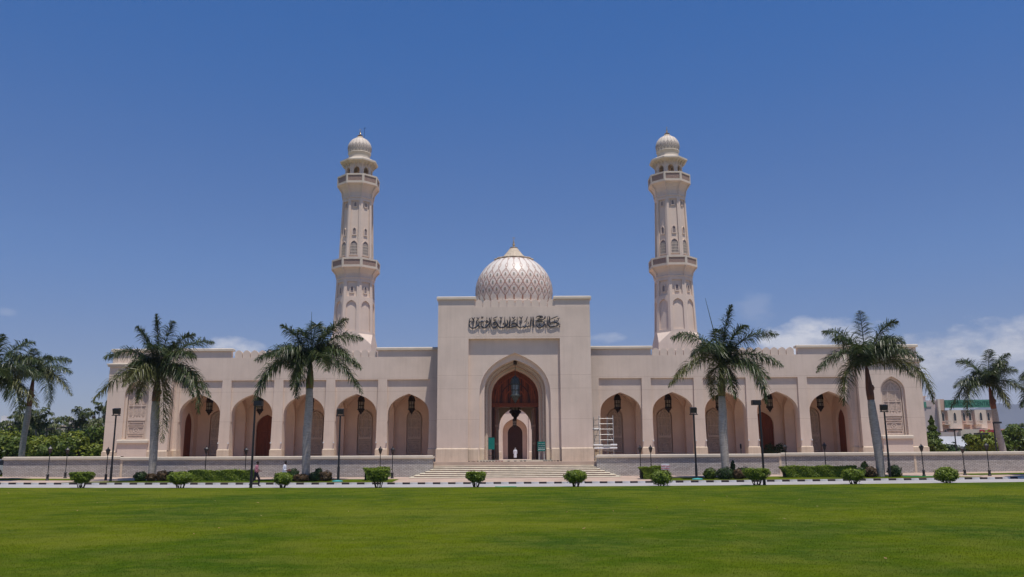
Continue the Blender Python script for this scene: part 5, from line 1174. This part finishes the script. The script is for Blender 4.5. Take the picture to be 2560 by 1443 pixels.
# ------------------------------------------------------------------ hotel and other far buildings
def text_obj(body, size, mt, parent, loc, rot, name='lettering', ext=.01, align='CENTER', sx=1.0):
    cu = bpy.data.curves.new('tmp', 'FONT'); cu.body = body; cu.size = size; cu.extrude = ext; cu.align_x = align; cu.resolution_u = 2
    o = bpy.data.objects.new('tmp', cu); COL.objects.link(o); dg_ = bpy.context.evaluated_depsgraph_get(); me = bpy.data.meshes.new_from_object(o.evaluated_get(dg_)); me.materials.clear(); me.materials.append(mt)
    bpy.data.objects.remove(o); n = bpy.data.objects.new(name, me); COL.objects.link(n); n.parent = parent; n.location = loc; n.rotation_euler = rot; n.scale = (sx, 1, 1); return n
HX = 90.6; hot = empty('hotel', (HX, 178, 0), 'three storey cream and pink building with a green rooftop sign band', 'building')
def H(mb, name, mt, parent=None): return mb.build(name, mt, parent or hot)
# local axes: x right, y away; facade turned slightly
mb = MB(); mb.box(-7.5, 0, 0, 14, 0, 13.0); H(mb, 'side_wing', GREYW)
mb = MB(); mb.box(0, 15.5, -.1, 14, 0, 10.9); H(mb, 'main_block', PINKW)
mb = MB(); mb.box(-.1, .55, -.9, -.1, 6.6, 13.2); H(mb, 'corner_fin', CREAMW)
mb = MB(); mb.box(.55, 2.0, -.4, -.1, 10.9, 13.2); H(mb, 'parapet', PINKW)
mb = MB(); mb.box(2.0, 15.5, -.6, -.1, 11.4, 13.0); sgn = H(mb, 'sign_band', HGREEN)
text_obj('LIN MEDICAL CENTRE', 1.3, HDARKG, sgn, (8.6, -.63, 11.75), (PI / 2, 0, 0), sx=1.0)
mb = MB(); mb.box(-7.6, -3.0, -.15, 0, 11.5, 12.7); H(mb, 'sign_band', HGREEN); mb = MB(); mb.box(-3.0, -1.6, -.12, 0, 11.7, 12.8); H(mb, 'sign_panel', GREYW)
mb = MB(); mb.box(-8, -2, 2, 9, 13.0, 13.9); mb.box(-8.3, -1.7, 1.7, 9.3, 13.9, 14.05); H(mb, 'roof_hut', CREAMW)
mb = MB(); mb.tube((-.3, 1, 13), (-.3, 1, 15.2), .12, n=6); mb.tube((.2, 1, 13), (.2, 1, 14.6), .08, n=6); H(mb, 'antenna', GREYW)
for x0, x1 in ((2.4, 6.2), (10.0, 13.2)): mb = MB(); mb.box(x0, x1, -.9, -.1, 7.1, 10.9); H(mb, 'bay', CREAMW)
def hwin(x, z, w, h, y):
    mb = MB(); mb.poly([(x - w, z), (x + w, z)] + arch(x, w, z + h * .65, z + h, 4), (), lambda u, v, d: (u, y - .04 + d, v), 0, .03); o = H(mb, 'window', DARKG)
    mb = MB(); w2 = w + .12; mb.poly([(x - w2, z - .1), (x + w2, z - .1)] + arch(x, w2, z + h * .65, z + h + .14, 4), [[(x - w, z), (x + w, z)] + arch(x, w, z + h * .65, z + h, 4)], lambda u, v, d: (u, y - .09 + d, v), 0, .08); mb.build('frame', CREAMW, o)
for x, y in ((1.4, -.1), (4.3, -.9), (7.3, -.1), (9.0, -.1), (11.6, -.9), (14.2, -.1)): hwin(x, 8.7, .33, 1.7, y)
for x, y in ((1.6, -.1), (4.6, -.1), (7.4, -.1), (12.0, -.1)): hwin(x, 5.7, .32, 1.3, y)
for x in (1.9, 8.0, 10.7):
    mb = MB(); mb.box(x - .9, x + .9, -1.5, -.1, 7.9, 8.05); b_ = H(mb, 'balcony', CREAMW); mb = MB(); mb.box(x - .9, x + .9, -1.5, -1.42, 8.6, 8.72)
    for q in range(10): mb.box(x - .9 + q * .196, x - .9 + q * .196 + .05, -1.49, -1.43, 8.05, 8.6)
    mb.build('railing', CREAMW, b_)
mb = MB(); mb.box(4.2, 19, -3.2, -.1, 0, 6.9); H(mb, 'ground_floor', CREAMW); mb = MB(); mb.box(-.5, 4.2, -1.8, -.1, 3.6, 6.4); H(mb, 'terrace_box', GREYW)
for x in (5.6, 8.3, 11.0, 13.3, 15.0, 17.2): hwin(x, 2.6, .36, 1.5, -3.2)
bn = MB().box(9.4, 17.8, -3.45, -3.22, 4.9, 6.75); bo = H(bn, 'banner', HRED)
text_obj('CHINA', .95, WHITEP, bo, (11.0, -3.48, 5.65), (PI / 2, 0, 0)); text_obj('MAHAL', .42, WHITEP, bo, (11.0, -3.48, 5.1), (PI / 2, 0, 0)) if False else None
text_obj('\ufee6\ufef4\ufebc\ufedf\ufe8d \ufee2\ufecc\ufec4\ufee3', .95, WHITEP, bo, (15.3, -3.48, 5.35), (PI / 2, 0, 0)) if False else None
def squiggle(parent, x0, x1, z, h, y, mt, seed, name='lettering'):
    """cursive line of joined strokes"""
    rd = random.Random(seed); mb = MB(); x = x0; k = 0
    while x < x1:
        w = rd.uniform(.9, 2.0) * h; w = min(w, x1 - x + h * .3)
        p = [(x + w, z + h * rd.uniform(.5, 1.0)), (x + w * .8, z + h * .25), (x + w * .55, z + h * rd.uniform(.15, .5)), (x + w * .3, z + h * .1), (x, z + h * rd.uniform(.2, .7))]
        stroke(mb, spline(p, 3), h * .17, 0); 
        if rd.random() < .6: stroke(mb, spline([(x + w * .5, z + h * .8), (x + w * .6, z + h * .92)]), h * .16, -.004)
        x += w + h * .15; k += 1
    o = mb.build(name, mt, parent); o.location = (0, y, 0); o['kind'] = 'stuff'; return o
squiggle(bo, 13.6, 17.4, 5.05, .75, -3.51, WHITEP, 3); squiggle(bo, 15.0, 17.0, 6.1, .35, -3.51, WHITEP, 5)
hot.rotation_euler = (0, 0, R(-6)); hot.location = (88.2, 178, 0); hot.scale = (.7, 1, 1)
t = empty('boundary_wall', (83, 150, 0), 'low white boundary wall before the hotel', 'wall'); mb = MB(); mb.box(-14, 8, 0, .3, 0, 5.0); mb.build('panel', WHITEW, t); mb = MB(); mb.box(-14.2, 8.2, -3.5, 0, 3.1, 3.25); mb.build('awning', WHITEW, t)
for i in range(9): mb = MB(); mb.box(-13 + i * 2.5, -12.85 + i * 2.5, -3.4, -3.3, 0, 3.1); mb.build('post', GREYW, t)
t = empty('low_building', (118, 190, 0), 'long low flat building at the right edge under the mountain', 'building'); mb = MB(); mb.box(-12, 20, 0, 12, 0, 4.4); mb.build('wall', CREAMW, t); mb = MB(); mb.box(-12.4, 20.4, -.4, 12.4, 4.4, 4.75); mb.build('roof', WHITEW, t)
t = empty('distant_building', (-150, 260, 0), 'long pale flat roofed building far behind the left trees', 'building'); mb = MB(); mb.box(-30, 45, 0, 15, 0, 12.2); mb.build('wall', CREAMW, t); mb = MB(); mb.box(-31, 46, -1, 16, 10.6, 11.2); mb.build('ledge', GREYW, t)
for x, w, h in ((-14.5, 1.4, 2.6), (-8.6, .8, 3.0), (-10, 5, .8), (12, .7, 2.6), (15, 2, 1.0), (34, 1, 1.4), (38, 2.4, .8)): mb = MB(); mb.box(x, x + w, 3, 5, 12.2, 12.2 + h); mb.build('water_tank', RISER if h > 2 and w > 1 else WHITEW, t)
for i in range(14): mb = MB(); mb.box(-26 + i * 5, -23.5 + i * 5, -.06, -.01, 8.2, 9.8); mb.build('window', DARKG, t)
# mountain range on the right horizon, part of its haze put into the bluish colour
mb = MB(); rdm = random.Random(9); vs = []; n = 90
hs_ = []
for i in range(n + 1):
    x = 1150 + i * 45; h = 205 * smooth01(1250, 2150, x) + 80 * smooth01(1800, 2900, x) + 14 * math.sin(x * .011) + 9 * math.sin(x * .031 + 1) + rdm.uniform(-4, 4); hs_.append((x, max(2, h)))
for j, (dy, k) in enumerate(((0, 0), (150, .35), (320, .62), (520, .88), (700, 1.0), (1200, .8))):
    for x, h in hs_: vs.append((x + 40 * math.sin(j * 2 + x * .01), 2900 + dy, h * k + (rdm.uniform(-6, 6) if 0 < k < 1 else 0)))
fs = [(j * (n + 1) + i, j * (n + 1) + i + 1, (j + 1) * (n + 1) + i + 1, (j + 1) * (n + 1) + i) for j in range(5) for i in range(n)]
mb.add(vs, fs); tag(mb.build('mountains', MOUNT, smooth=True), kind='structure')
# ------------------------------------------------------------------ scaffold tower
sc = empty('scaffold_tower', (8.35, 79.0, TER), 'white aluminium scaffold tower in front of the first right arch', 'scaffold')
for x, y, h in ((-.62, -.7, 4.05), (.66, -.7, 4.1), (-1.0, .45, 4.0), (.25, .45, 4.0)):
    mb = MB(); mb.tube((x, y, .14), (x, y, h), .036, n=6); mb.build('standard', ALU, sc); mb = MB(); mb.tube((x - .03, y, .07), (x + .03, y, .07), .07, n=8); mb.build('castor', BLACKM, sc)
for k in range(8):
    z = .45 + k * .48
    mb = MB(); mb.tube((-.62, -.7, z), (.66, -.7, z), .018, n=6); mb.build('rung', ALU, sc)
    mb = MB(); mb.tube((-1.0, .45, z - .1), (-.62, -.7, z - .1), .022, n=5); mb.tube((.25, .45, z - .1), (.66, -.7, z - .1), .022, n=5); mb.build('rung', ALU, sc)
for a, b in (((.1, -.66, 2.75), (.62, -.66, 1.75)), ((-1.0, .4, 1.8), (-.64, -.66, 2.9)), ((.25, .45, 1.9), (.4, -.2, 3.0)), ((.1, -.6, .2), (.6, .3, .7))):
    mb = MB(); mb.tube(a, b, .022, n=5); mb.build('brace', ALU, sc)
mb = MB(); mb.box(-1.15, .92, -.85, .55, 1.28, 1.36); mb.build('deck', ALU, sc)
for x0, x1, y, z in ((-1.2, -.35, -.9, 1.4), (.35, .95, -.9, 1.42), (-1.15, -.3, -.92, 1.12), (.3, .95, -.92, 1.13), (-.6, .4, -.75, 1.13), (-1.1, -.4, .5, 2.9)):
    mb = MB(); mb.tube((x0, y, z), (x1, y, z), .085, n=8); mb.build('wrapped_bundle', WHITEP, sc)
# ------------------------------------------------------------------ signs
t = empty('notice_board', (-2.12, 77.95, 1.68), 'blank dark green notice board on a stand, left of the doors', 'notice board')
mb = MB(); mb.box(-.28, .28, -.03, .03, .95, 2.0); mb.build('board', GREENS, t)
mb = MB(); mb.box(-.30, -.25, -.02, .02, 0, 2.04); mb.box(.25, .30, -.02, .02, 0, 2.04); mb.box(-.25, .25, -.015, .015, .4, .44); mb.box(-.25, .25, -.02, .02, 2.0, 2.04); mb.build('stand', BLACKM, t)
t = empty('notice_board', (2.42, 77.9, 1.68), 'green notice board with white writing, right of the doors', 'notice board')
mb = MB(); mb.box(-.35, .35, -.03, .03, .78, 1.62); nb = mb.build('board', GREENS, t); mb = MB(); mb.box(-.25, -.21, .03, .05, 0, .8); mb.box(.21, .25, .03, .05, 0, .8); mb.build('stand', WHITEP, t)
squiggle(nb, -.28, .28, 1.42, .10, -.09, WHITEP, 11); squiggle(nb, -.28, .28, 1.22, .11, -.09, WHITEP, 12)
text_obj('VISITORS ENTRANCE', .10, WHITEP, nb, (0, -.034, 1.06), (PI / 2, 0, 0), sx=.62) if False else None
for z in (1.03, .88):
    mb = MB(); rdt = random.Random(int(z * 100)); x = -.29
    while x < .27: w = rdt.uniform(.02, .045); mb.box(x, x + w * .4, -.035, -.031, z, z + .09); mb.box(x + w * .4, x + w, -.035, -.031, z + rdt.choice((0, .04, .075)), z + rdt.choice((.015, .055, .09)) + .0); x += w + .014
    mb.build('lettering', WHITEP, nb)
t = empty('parking_sign', (11.55, 66.3, ground_z(11.5, 66.3)), 'white sign with red Arabic and English no parking lettering', 'sign')
mb = MB(); mb.box(-.32, .32, -.02, .02, .72, 1.19); ps = mb.build('plate', WHITEP, t); mb = MB(); mb.box(-.28, .22, .02, .05, .60, .72); mb.tube((0, .04, -.1), (0, .04, .9), .03, n=6); mb.build('post', WOODT, t)
text_obj('NO PARKING', .135, REDP, ps, (0, -.03, .77), (PI / 2, 0, 0), sx=.78)
text_obj('\ufed1\ufeee\ufed7\ufeee\ufedf\ufe8d \ufee9\ufeee\ufee8\ufee4\ufee3'.replace('\ufee9', '\ufec9'), .17, REDP, ps, (0, -.03, .97), (PI / 2, 0, 0), sx=.8)
# ------------------------------------------------------------------ people
def person(loc, rz, label, J, rad, clothes, hands=True, s=1.0, robe=None, hair=(0.02, .015, .012), skin=(.10, .05, .035), cap=False):
    t = empty('person', loc, label, 'person', rz=rz); sk = mat('skin_brown', skin, .55, 8, .1)
    names = list(J); idx = {k: i for i, k in enumerate(names)}
    E_ = [('pelvis', 'belly'), ('belly', 'chest'), ('chest', 'neck'), ('neck', 'head'), ('head', 'crown'), ('chest', 'sh_l'), ('sh_l', 'el_l'), ('el_l', 'wr_l'), ('wr_l', 'pm_l'), ('chest', 'sh_r'), ('sh_r', 'el_r'), ('el_r', 'wr_r'), ('wr_r', 'pm_r'),
          ('pelvis', 'hip_l'), ('hip_l', 'kn_l'), ('kn_l', 'an_l'), ('an_l', 'to_l'), ('pelvis', 'hip_r'), ('hip_r', 'kn_r'), ('kn_r', 'an_r'), ('an_r', 'to_r')]
    vs = [tuple(c * s for c in J[k]) for k in names]; es = [(idx[a], idx[b]) for a, b in E_]; rr = [rad[k.split('_')[0]] for k in names]
    for sd_ in ('l', 'r'):       # five fingers of different length rooted in the palm
        p = Vector(J['pm_' + sd_]); w = Vector(J['wr_' + sd_]); d = (p - w).normalized(); a = d.cross(Vector((0, 0, 1))).normalized(); 
        if a.length < .5: a = Vector((1, 0, 0))
        u = a.cross(d)
        for q in range(5):
            o = (q - 2) * .018; L_ = (.055, .075, .082, .076, .06)[q]; b0 = len(vs)
            if q == 0: pts = [p - d * .02 + a * -.035, p + a * -.05 + d * .015, p + a * -.045 + d * .045 - u * .01]
            else: pts = [p + a * o + d * .01, p + a * o + d * (.01 + L_ * .55) - u * .008, p + a * o + d * (.01 + L_ * .85) - u * .035]
            vs += [tuple(c * s for c in v) for v in pts]; rr += [.010, .009, .008]; es += [(idx['pm_' + sd_], b0), (b0, b0 + 1), (b0 + 1, b0 + 2)]
    me = bpy.data.meshes.new('body'); me.from_pydata(vs, es, []); o = bpy.data.objects.new('body', me); COL.objects.link(o)
    md = o.modifiers.new('s', 'SKIN'); md.use_smooth_shade = True
    for i, sv in enumerate(me.skin_vertices[0].data): sv.radius = (rr[i] * s, rr[i] * s); sv.use_root = (i == idx['pelvis'])
    o.modifiers.new('u', 'SUBSURF').levels = 1
    dg_ = bpy.context.evaluated_depsgraph_get(); m2 = bpy.data.meshes.new_from_object(o.evaluated_get(dg_)); bpy.data.objects.remove(o)
    m2.materials.clear(); m2.materials.append(sk); bo_ = bpy.data.objects.new('body', m2); COL.objects.link(bo_); bo_.parent = t
    # clothing: body surface by region, pushed outward a little
    for nm, mt, test, off in clothes:
        bm = bmesh.new(); bm.from_mesh(m2); bm.normal_update()
        bmesh.ops.delete(bm, geom=[f for f in bm.faces if not test(f.calc_center_median() / s)], context='FACES')
        for v in bm.verts: v.co += v.normal * off
        c = bpy.data.meshes.new(nm); bm.to_mesh(c); bm.free(); c.materials.clear(); c.materials.append(mt); co_ = bpy.data.objects.new(nm, c); COL.objects.link(co_); co_.parent = t
    if robe is not None: robe(t)
    h = Vector(J['crown']); f = Vector(J['head'])
    mb = MB(); n_ = 12
    prof_ = [(.02, .035), (.06, .03), (.088, .0), (.098, -.05), (.095, -.09)] if not cap else [(.02, .045), (.085, .04), (.095, .02), (.098, -.05)]
    mb.lathe([(r * s, z * s) for r, z in prof_], n_, tuple((h + Vector((-.012 if not cap else 0, 0, .03))) * s)); mb.build('cap' if cap else 'hair', WHITEP if cap else mat('hair_black', hair, .7), t, True)
    for k, (dx, dy, dz, r) in enumerate(((.098, .03, .01, .009), (.098, -.03, .01, .009))): mb = MB(); mb.lathe([(.001, -r), (r, 0), (.001, r)], 8, tuple((f + Vector((dx - .012, dy, dz + .02))) * s)); mb.build('eye', BLACKM, t)
    mb = MB(); mb.lathe([(.012, -.03), (.014, -.02), (.004, .02)], 6, tuple((f + Vector((.10, 0, -.005))) * s)); mb.build('nose', sk, t)
    for sg in (-1, 1): mb = MB(); mb.lathe([(.008, -.025), (.016, 0), (.01, .025)], 6, tuple((f + Vector((-.005, sg * .085, -.005))) * s)); mb.build('ear', sk, t)
    return t
RAD = dict(pelvis=.135, belly=.125, chest=.15, neck=.058, head=.085, crown=.075, sh=.062, el=.042, wr=.030, pm=.030, hip=.095, kn=.060, an=.042, to=.035)
walk = dict(pelvis=(0, 0, .93), belly=(0, 0, 1.10), chest=(.03, 0, 1.32), neck=(.05, 0, 1.48), head=(.07, 0, 1.58), crown=(.07, 0, 1.67), sh_l=(.02, .19, 1.40), el_l=(-.06, .22, 1.14), wr_l=(.16, .16, 1.06), pm_l=(.24, .12, 1.07), sh_r=(.03, -.19, 1.40), el_r=(-.02, -.23, 1.13), wr_r=(.2, -.16, 1.07), pm_r=(.28, -.10, 1.08),
            hip_l=(0, .09, .88), kn_l=(.20, .09, .50), an_l=(.16, .09, .09), to_l=(.31, .10, .04), hip_r=(0, -.09, .88), kn_r=(-.10, -.09, .48), an_r=(-.42, -.09, .17), to_r=(-.33, -.09, .05))
PINKS = mat('pink_shirt', (0.50, 0.20, 0.24), .8, 5, .2, .3, 20); DPANT = mat('dark_trousers', (0.018, .014, .02), .85, 5, .2, .3, 20); WSH = mat('white_cotton', (0.70, .70, .74), .8, 5, .08, .3, 20); BROWNB = mat('brown_leather', (.16, .07, .05), .6)
shirt = lambda p: (.90 < p.z < 1.47 and abs(p.y) < .29 and p.x < .12) or (1.02 < p.z < 1.2 and abs(p.y) > .13 and p.x < .03)
pants = lambda p: .10 < p.z < .97
shoes = lambda p: p.z <= .12
SHOE = mat('dark_shoe', (.02, .015, .02), .5)
p1 = person((-17.98, 60.0, .04), 0, 'person in a pink shirt and dark trousers walking right, partly hidden by a pole', walk, RAD, [('shirt', PINKS, shirt, .012), ('trousers', DPANT, pants, .014), ('shoes', SHOE, shoes, .008)])
mb = MB(); mb.box(.24, .40, -.16, .04, 1.04, 1.09); mb.box(.25, .39, -.15, .03, 1.09, 1.10); o = mb.build('held_book', BROWNB); o.location = (-17.98, 60.0, .04); tag(o, 'small brown book held by the person in pink', 'book')
walk2 = dict(walk); walk2['kn_l'] = (.12, .09, .5); walk2['an_l'] = (.10, .09, .09); walk2['to_l'] = (.25, .1, .04)
shirt2 = lambda p: (.86 < p.z < 1.47 and abs(p.y) < .30 and p.x < .14) or (1.0 < p.z < 1.2 and abs(p.y) > .12 and p.x < .14)
p2 = person((-16.3, 61.0, .05), 0, 'person in a loose white shirt walking right behind a clipped bush', walk2, RAD, [('shirt', WSH, shirt2, .022), ('trousers', DPANT, pants, .014), ('shoes', SHOE, shoes, .008)])
mb = MB(); mb.box(.25, .46, -.16, .06, 1.02, 1.12); mb.tube((.35, -.05, 1.12), (.35, -.05, 1.17), .04, n=8); o = mb.build('held_bundle', BROWNB); o.location = (-16.3, 61.0, .05); tag(o, 'brown bundle carried in front by the person in white', 'bundle')
stand = dict(walk); stand.update(pelvis=(0, 0, .93), chest=(0, 0, 1.32), neck=(0, 0, 1.48), head=(.02, 0, 1.58), crown=(.01, 0, 1.67), sh_l=(0, .19, 1.40), el_l=(-.03, .25, 1.12), wr_l=(.03, .26, .88), pm_l=(.05, .26, .80), sh_r=(0, -.19, 1.40), el_r=(-.04, -.25, 1.12), wr_r=(-.02, -.27, .88), pm_r=(0, -.27, .80),
             hip_l=(0, .09, .88), kn_l=(.07, .09, .5), an_l=(.08, .09, .09), to_l=(.2, .1, .04), hip_r=(0, -.09, .88), kn_r=(0, -.09, .48), an_r=(-.12, -.09, .10), to_r=(0, -.09, .04))
def robe(t):
    mb = MB(); n_ = 20
    prof_ = [(.23, .26), (.235, .5), (.215, .8), (.20, 1.0), (.21, 1.2), (.235, 1.36), (.19, 1.45), (.07, 1.49)]
    vs = []; fs = []
    for r, z in prof_:
        for i in range(n_):
            a = 2 * PI * i / n_; f = 1 + .05 * math.sin(a * 5 + z * 2) * (1.4 - z); vs.append((r * .72 * math.cos(a) * f, r * math.sin(a) * f, z))
    for k in range(len(prof_) - 1):
        for i in range(n_): fs.append((k * n_ + i, k * n_ + (i + 1) % n_, (k + 1) * n_ + (i + 1) % n_, (k + 1) * n_ + i))
    mb.add(vs, fs); mb.build('robe', WSH, t, True)
slv = lambda p: abs(p.y) > .17 and .86 < p.z < 1.46
person((.06, 134.2, TER), R(90), 'person in a long white robe and cap walking away through the entrance', stand, RAD, [('sleeves', WSH, slv, .025)], robe=robe, cap=True)
# ------------------------------------------------------------------ small things
rs = random.Random(2); SH = mat('shoe_black', (.03, .02, .025), .6); SHR = mat('shoe_red', (.22, .03, .06), .6)
xs = [-4.1 + .27 * i for i in range(12)] + [-.55, .05, .55, .85] + [2.55 + .26 * i for i in range(7)] + [3.9 - .02]
xs = sorted(set(round(x + rs.uniform(-.05, .05), 2) for x in xs))
SHC = {}; ORD = 'first second third fourth fifth sixth seventh eighth ninth tenth eleventh twelfth'.split()
for i, x in enumerate(xs):
    o = empty('pair_of_shoes', (x, 76.75 + rs.uniform(-.12, .08), TER), None, None); red = -1.9 < x < -.9
    side = 'left of the doorway' if x < -.7 else ('in the middle before the door step' if x < 1.2 else 'right of the doorway')
    cnt = SHC[side + str(red)] = SHC.get(side + str(red), 0) + 1
    tag(o, ORD[cnt - 1] + (' pink' if red else ' dark') + ' pair of shoes, on the landing ' + side, 'shoes', 'shoes left before the door')
    for s_ in (-.05, .05):
        mb = MB(); mb.lathe([(.03, 0), (.042, .03), (.03, .07), (.01, .09)], 8); mb.v = [(a + s_, b * 2.6, c) for a, b, c in mb.v]; mb.build('shoe', SHR if red else SH, o)
for x, w, lb in ((25.0 - .6, .9, 'left dark green plant mound inside the fourth right arch'), (26.0 - .6, .95, 'right dark green plant mound inside the fourth right arch')):
    t = empty('gallery_plant', (x, 82.4, TER), lb, 'plant', 'plants inside the right arcade'); P_, n_ = ellipsoid_pts(1100, (0, 0, .75), (w * .62, .5, .80), lump=.06); leaf_mesh('foliage', P_, .07, LEAFD, t, nrm=n_); mb = MB(); mb.lathe([(.2, 0), (.28, .3), (.25, .3)], 10); mb.build('pot', BRONZE, t)
t = empty('rope_barrier_post', (21.35, 81.2, TER), 'short black post against the pillar left of the fourth right arch', 'post'); mb = MB(); mb.tube((0, 0, 0), (0, 0, 1.1), .03, n=6); mb.lathe([(.08, 1.05), (.09, 1.4), (.04, 1.5)], 8); mb.build('post', BLACKM, t)
def hose(pts, lb, mt, z=.03):
    mb = MB(); q = spline(pts, 6); mb.path([(x, y, ground_z(x, y) + z) for x, y in q], [.022] * len(q), 6); o = mb.build('hose', mt); tag(o, lb, 'hose', None)
HOSE = mat('green_hose', (.02, .35, .14), .5)
hose([(-1.3, 56.6), (-.9, 56.45), (-.4, 56.6), (.1, 56.5)], 'short length of green hose on the lawn edge before the steps', HOSE, .06)
hose([(29.6, 66.0), (30.6, 65.8), (31.8, 66.0), (32.6, 65.9)], 'green hose lying on the verge right of the fourth palm', HOSE, .05)
CYAN = mat('turquoise_cover', (.06, .35, .34), .6)
for x, lb in ((13.85, 'turquoise collar at the foot of the floodlight pole right of the steps'), (-13.5, 'turquoise collar at the foot of the floodlight pole left of the steps')):
    mb = MB(); mb.lathe([(.42, 0), (.36, .05), (.16, .08), (.1, .09)], 14); o = mb.build('pole_collar', CYAN); o.location = (x, 65.75, ground_z(x, 66) + .02); tag(o, lb, 'pole collar', 'pole collars')
# parked cars glimpsed past the left end of the wall
def car(x, y, rz, paint, label):
    z = ground_z(x, min(y, 72)) + .1 if y < 72 else .5
    t = empty('parked_car', (x, y, z), label, 'car', 'cars parked past the left end of the wall', rz)
    mb = MB(); side = [(-2.2, .35), (-2.25, .8), (-2.0, .95), (-1.2, 1.0), (1.35, .98), (2.1, .82), (2.25, .6), (2.2, .3)]
    mb.poly(side, (), lambda u, v, d: (u, d - .85, v), 0, 1.7); mb.build('body', paint, t)
    mb = MB(); a = [(-1.5, .98), (-1.0, 1.45), (.35, 1.47), (1.15, .98)]; mb.poly(a, (), lambda u, v, d: (u, d - .74, v), 0, 1.48); mb.build('cabin', DARKG, t)
    mb = MB(); mb.box(-1.0, .35, -.72, .72, 1.455, 1.50); mb.build('roof', paint, t)
    for q in (-1.35, 1.4):
        for s in (-.86, .86): mb = MB(); mb.tube((q, s - .1, .32), (q, s + .1, .32), .32, n=16); w = mb.build('wheel', BLACKM, t); mb = MB(); mb.tube((q, s - .11, .32), (q, s + .11, .32), .17, n=10); mb.build('rim', ALU, w)
    for s in (-.6, .6): mb = MB(); mb.box(2.15, 2.26, s - .18, s + .18, .6, .75); mb.build('headlight', WHITEP, t)
car(-45.3, 76, R(80), mat('car_white', (.65, .65, .66), .3, spec=.5), 'white car whose front shows past the left end of the wall'); car(-48.0, 84, R(85), mat('car_grey', (.10, .11, .12), .3, spec=.5), 'dark grey car behind the white one at the left edge')
# fallen leaves and grass
BR = leafmat('dry_leaf', (.25, .13, .05), (.35, .22, .09)); n = 60; yy = rng.uniform(16, 55, n); pts = np.stack([rng.uniform(-.62, .62, n) * yy, yy, np.full(n, .055)], 1); pts[:, 2] += [ground_z(a, b) for a, b in pts[:, :2]]
o = leaf_mesh('fallen_leaves', pts, .055, BR, up=2.5); tag(o, 'few dry brown leaves scattered over the lawn', 'leaves', kind='stuff')
def grass(n, y0, y1, hmin, hmax, w, k=.66):
    u = rng.random(n); y = y0 * (y1 / y0) ** u; x = rng.uniform(-k, k, n) * y; z = .03 + .15 * (np.minimum(np.abs(x) / 36, 1.6)) ** 2 * np.array([smooth01(36, 58, b) for b in y]) - .003
    h = rng.uniform(hmin, hmax, n); a = rng.random(n) * 2 * PI; lx, ly = rng.normal(0, .5, n) * h, rng.normal(0, .5, n) * h; w = w * (y / y0) ** .6
    b = np.stack([x, y, z], 1); s = np.stack([np.cos(a) * w, np.sin(a) * w, np.zeros(n)], 1); tp = b + np.stack([lx, ly, h], 1)
    v = np.stack([b - s, b + s, tp], 1).reshape(-1, 3); me = bpy.data.meshes.new('grass'); me.vertices.add(3 * n); me.vertices.foreach_set('co', v.ravel().astype('f')); me.loops.add(3 * n); me.loops.foreach_set('vertex_index', np.arange(3 * n, dtype='i'))
    me.polygons.add(n); me.polygons.foreach_set('loop_start', np.arange(0, 3 * n, 3, dtype='i')); me.polygons.foreach_set('loop_total', np.full(n, 3, dtype='i')); me.update(calc_edges=True); me.materials.append(BLADE)
    o = bpy.data.objects.new('grass', me); COL.objects.link(o); tag(o, 'short mown grass blades of the lawn', 'grass', kind='stuff')
grass(520000, 12.5, 56.5, .008, .022, .0045)

# ------------------------------------------------------------------ haze
hm_ = bpy.data.materials.new('humid_air'); hm_.use_nodes = True; t_ = hm_.node_tree; t_.nodes.remove(t_.nodes['Principled BSDF'])
pv = N('ShaderNodeVolumePrincipled', t_); pv.inputs['Color'].default_value = (0.80, 0.88, 1.0, 1); pv.inputs['Density'].default_value = 0.00012; pv.inputs['Anisotropy'].default_value = 0.0
LK(pv.outputs[0], t_.nodes['Material Output'].inputs['Volume'], t_)
mb = MB(); mb.box(-5400, 5800, -300, 4900, -1.2, 420); hz_ = mb.build('haze', hm_); hz_['kind'] = 'stuff'; hz_['label'] = 'thin humid haze over the whole place'
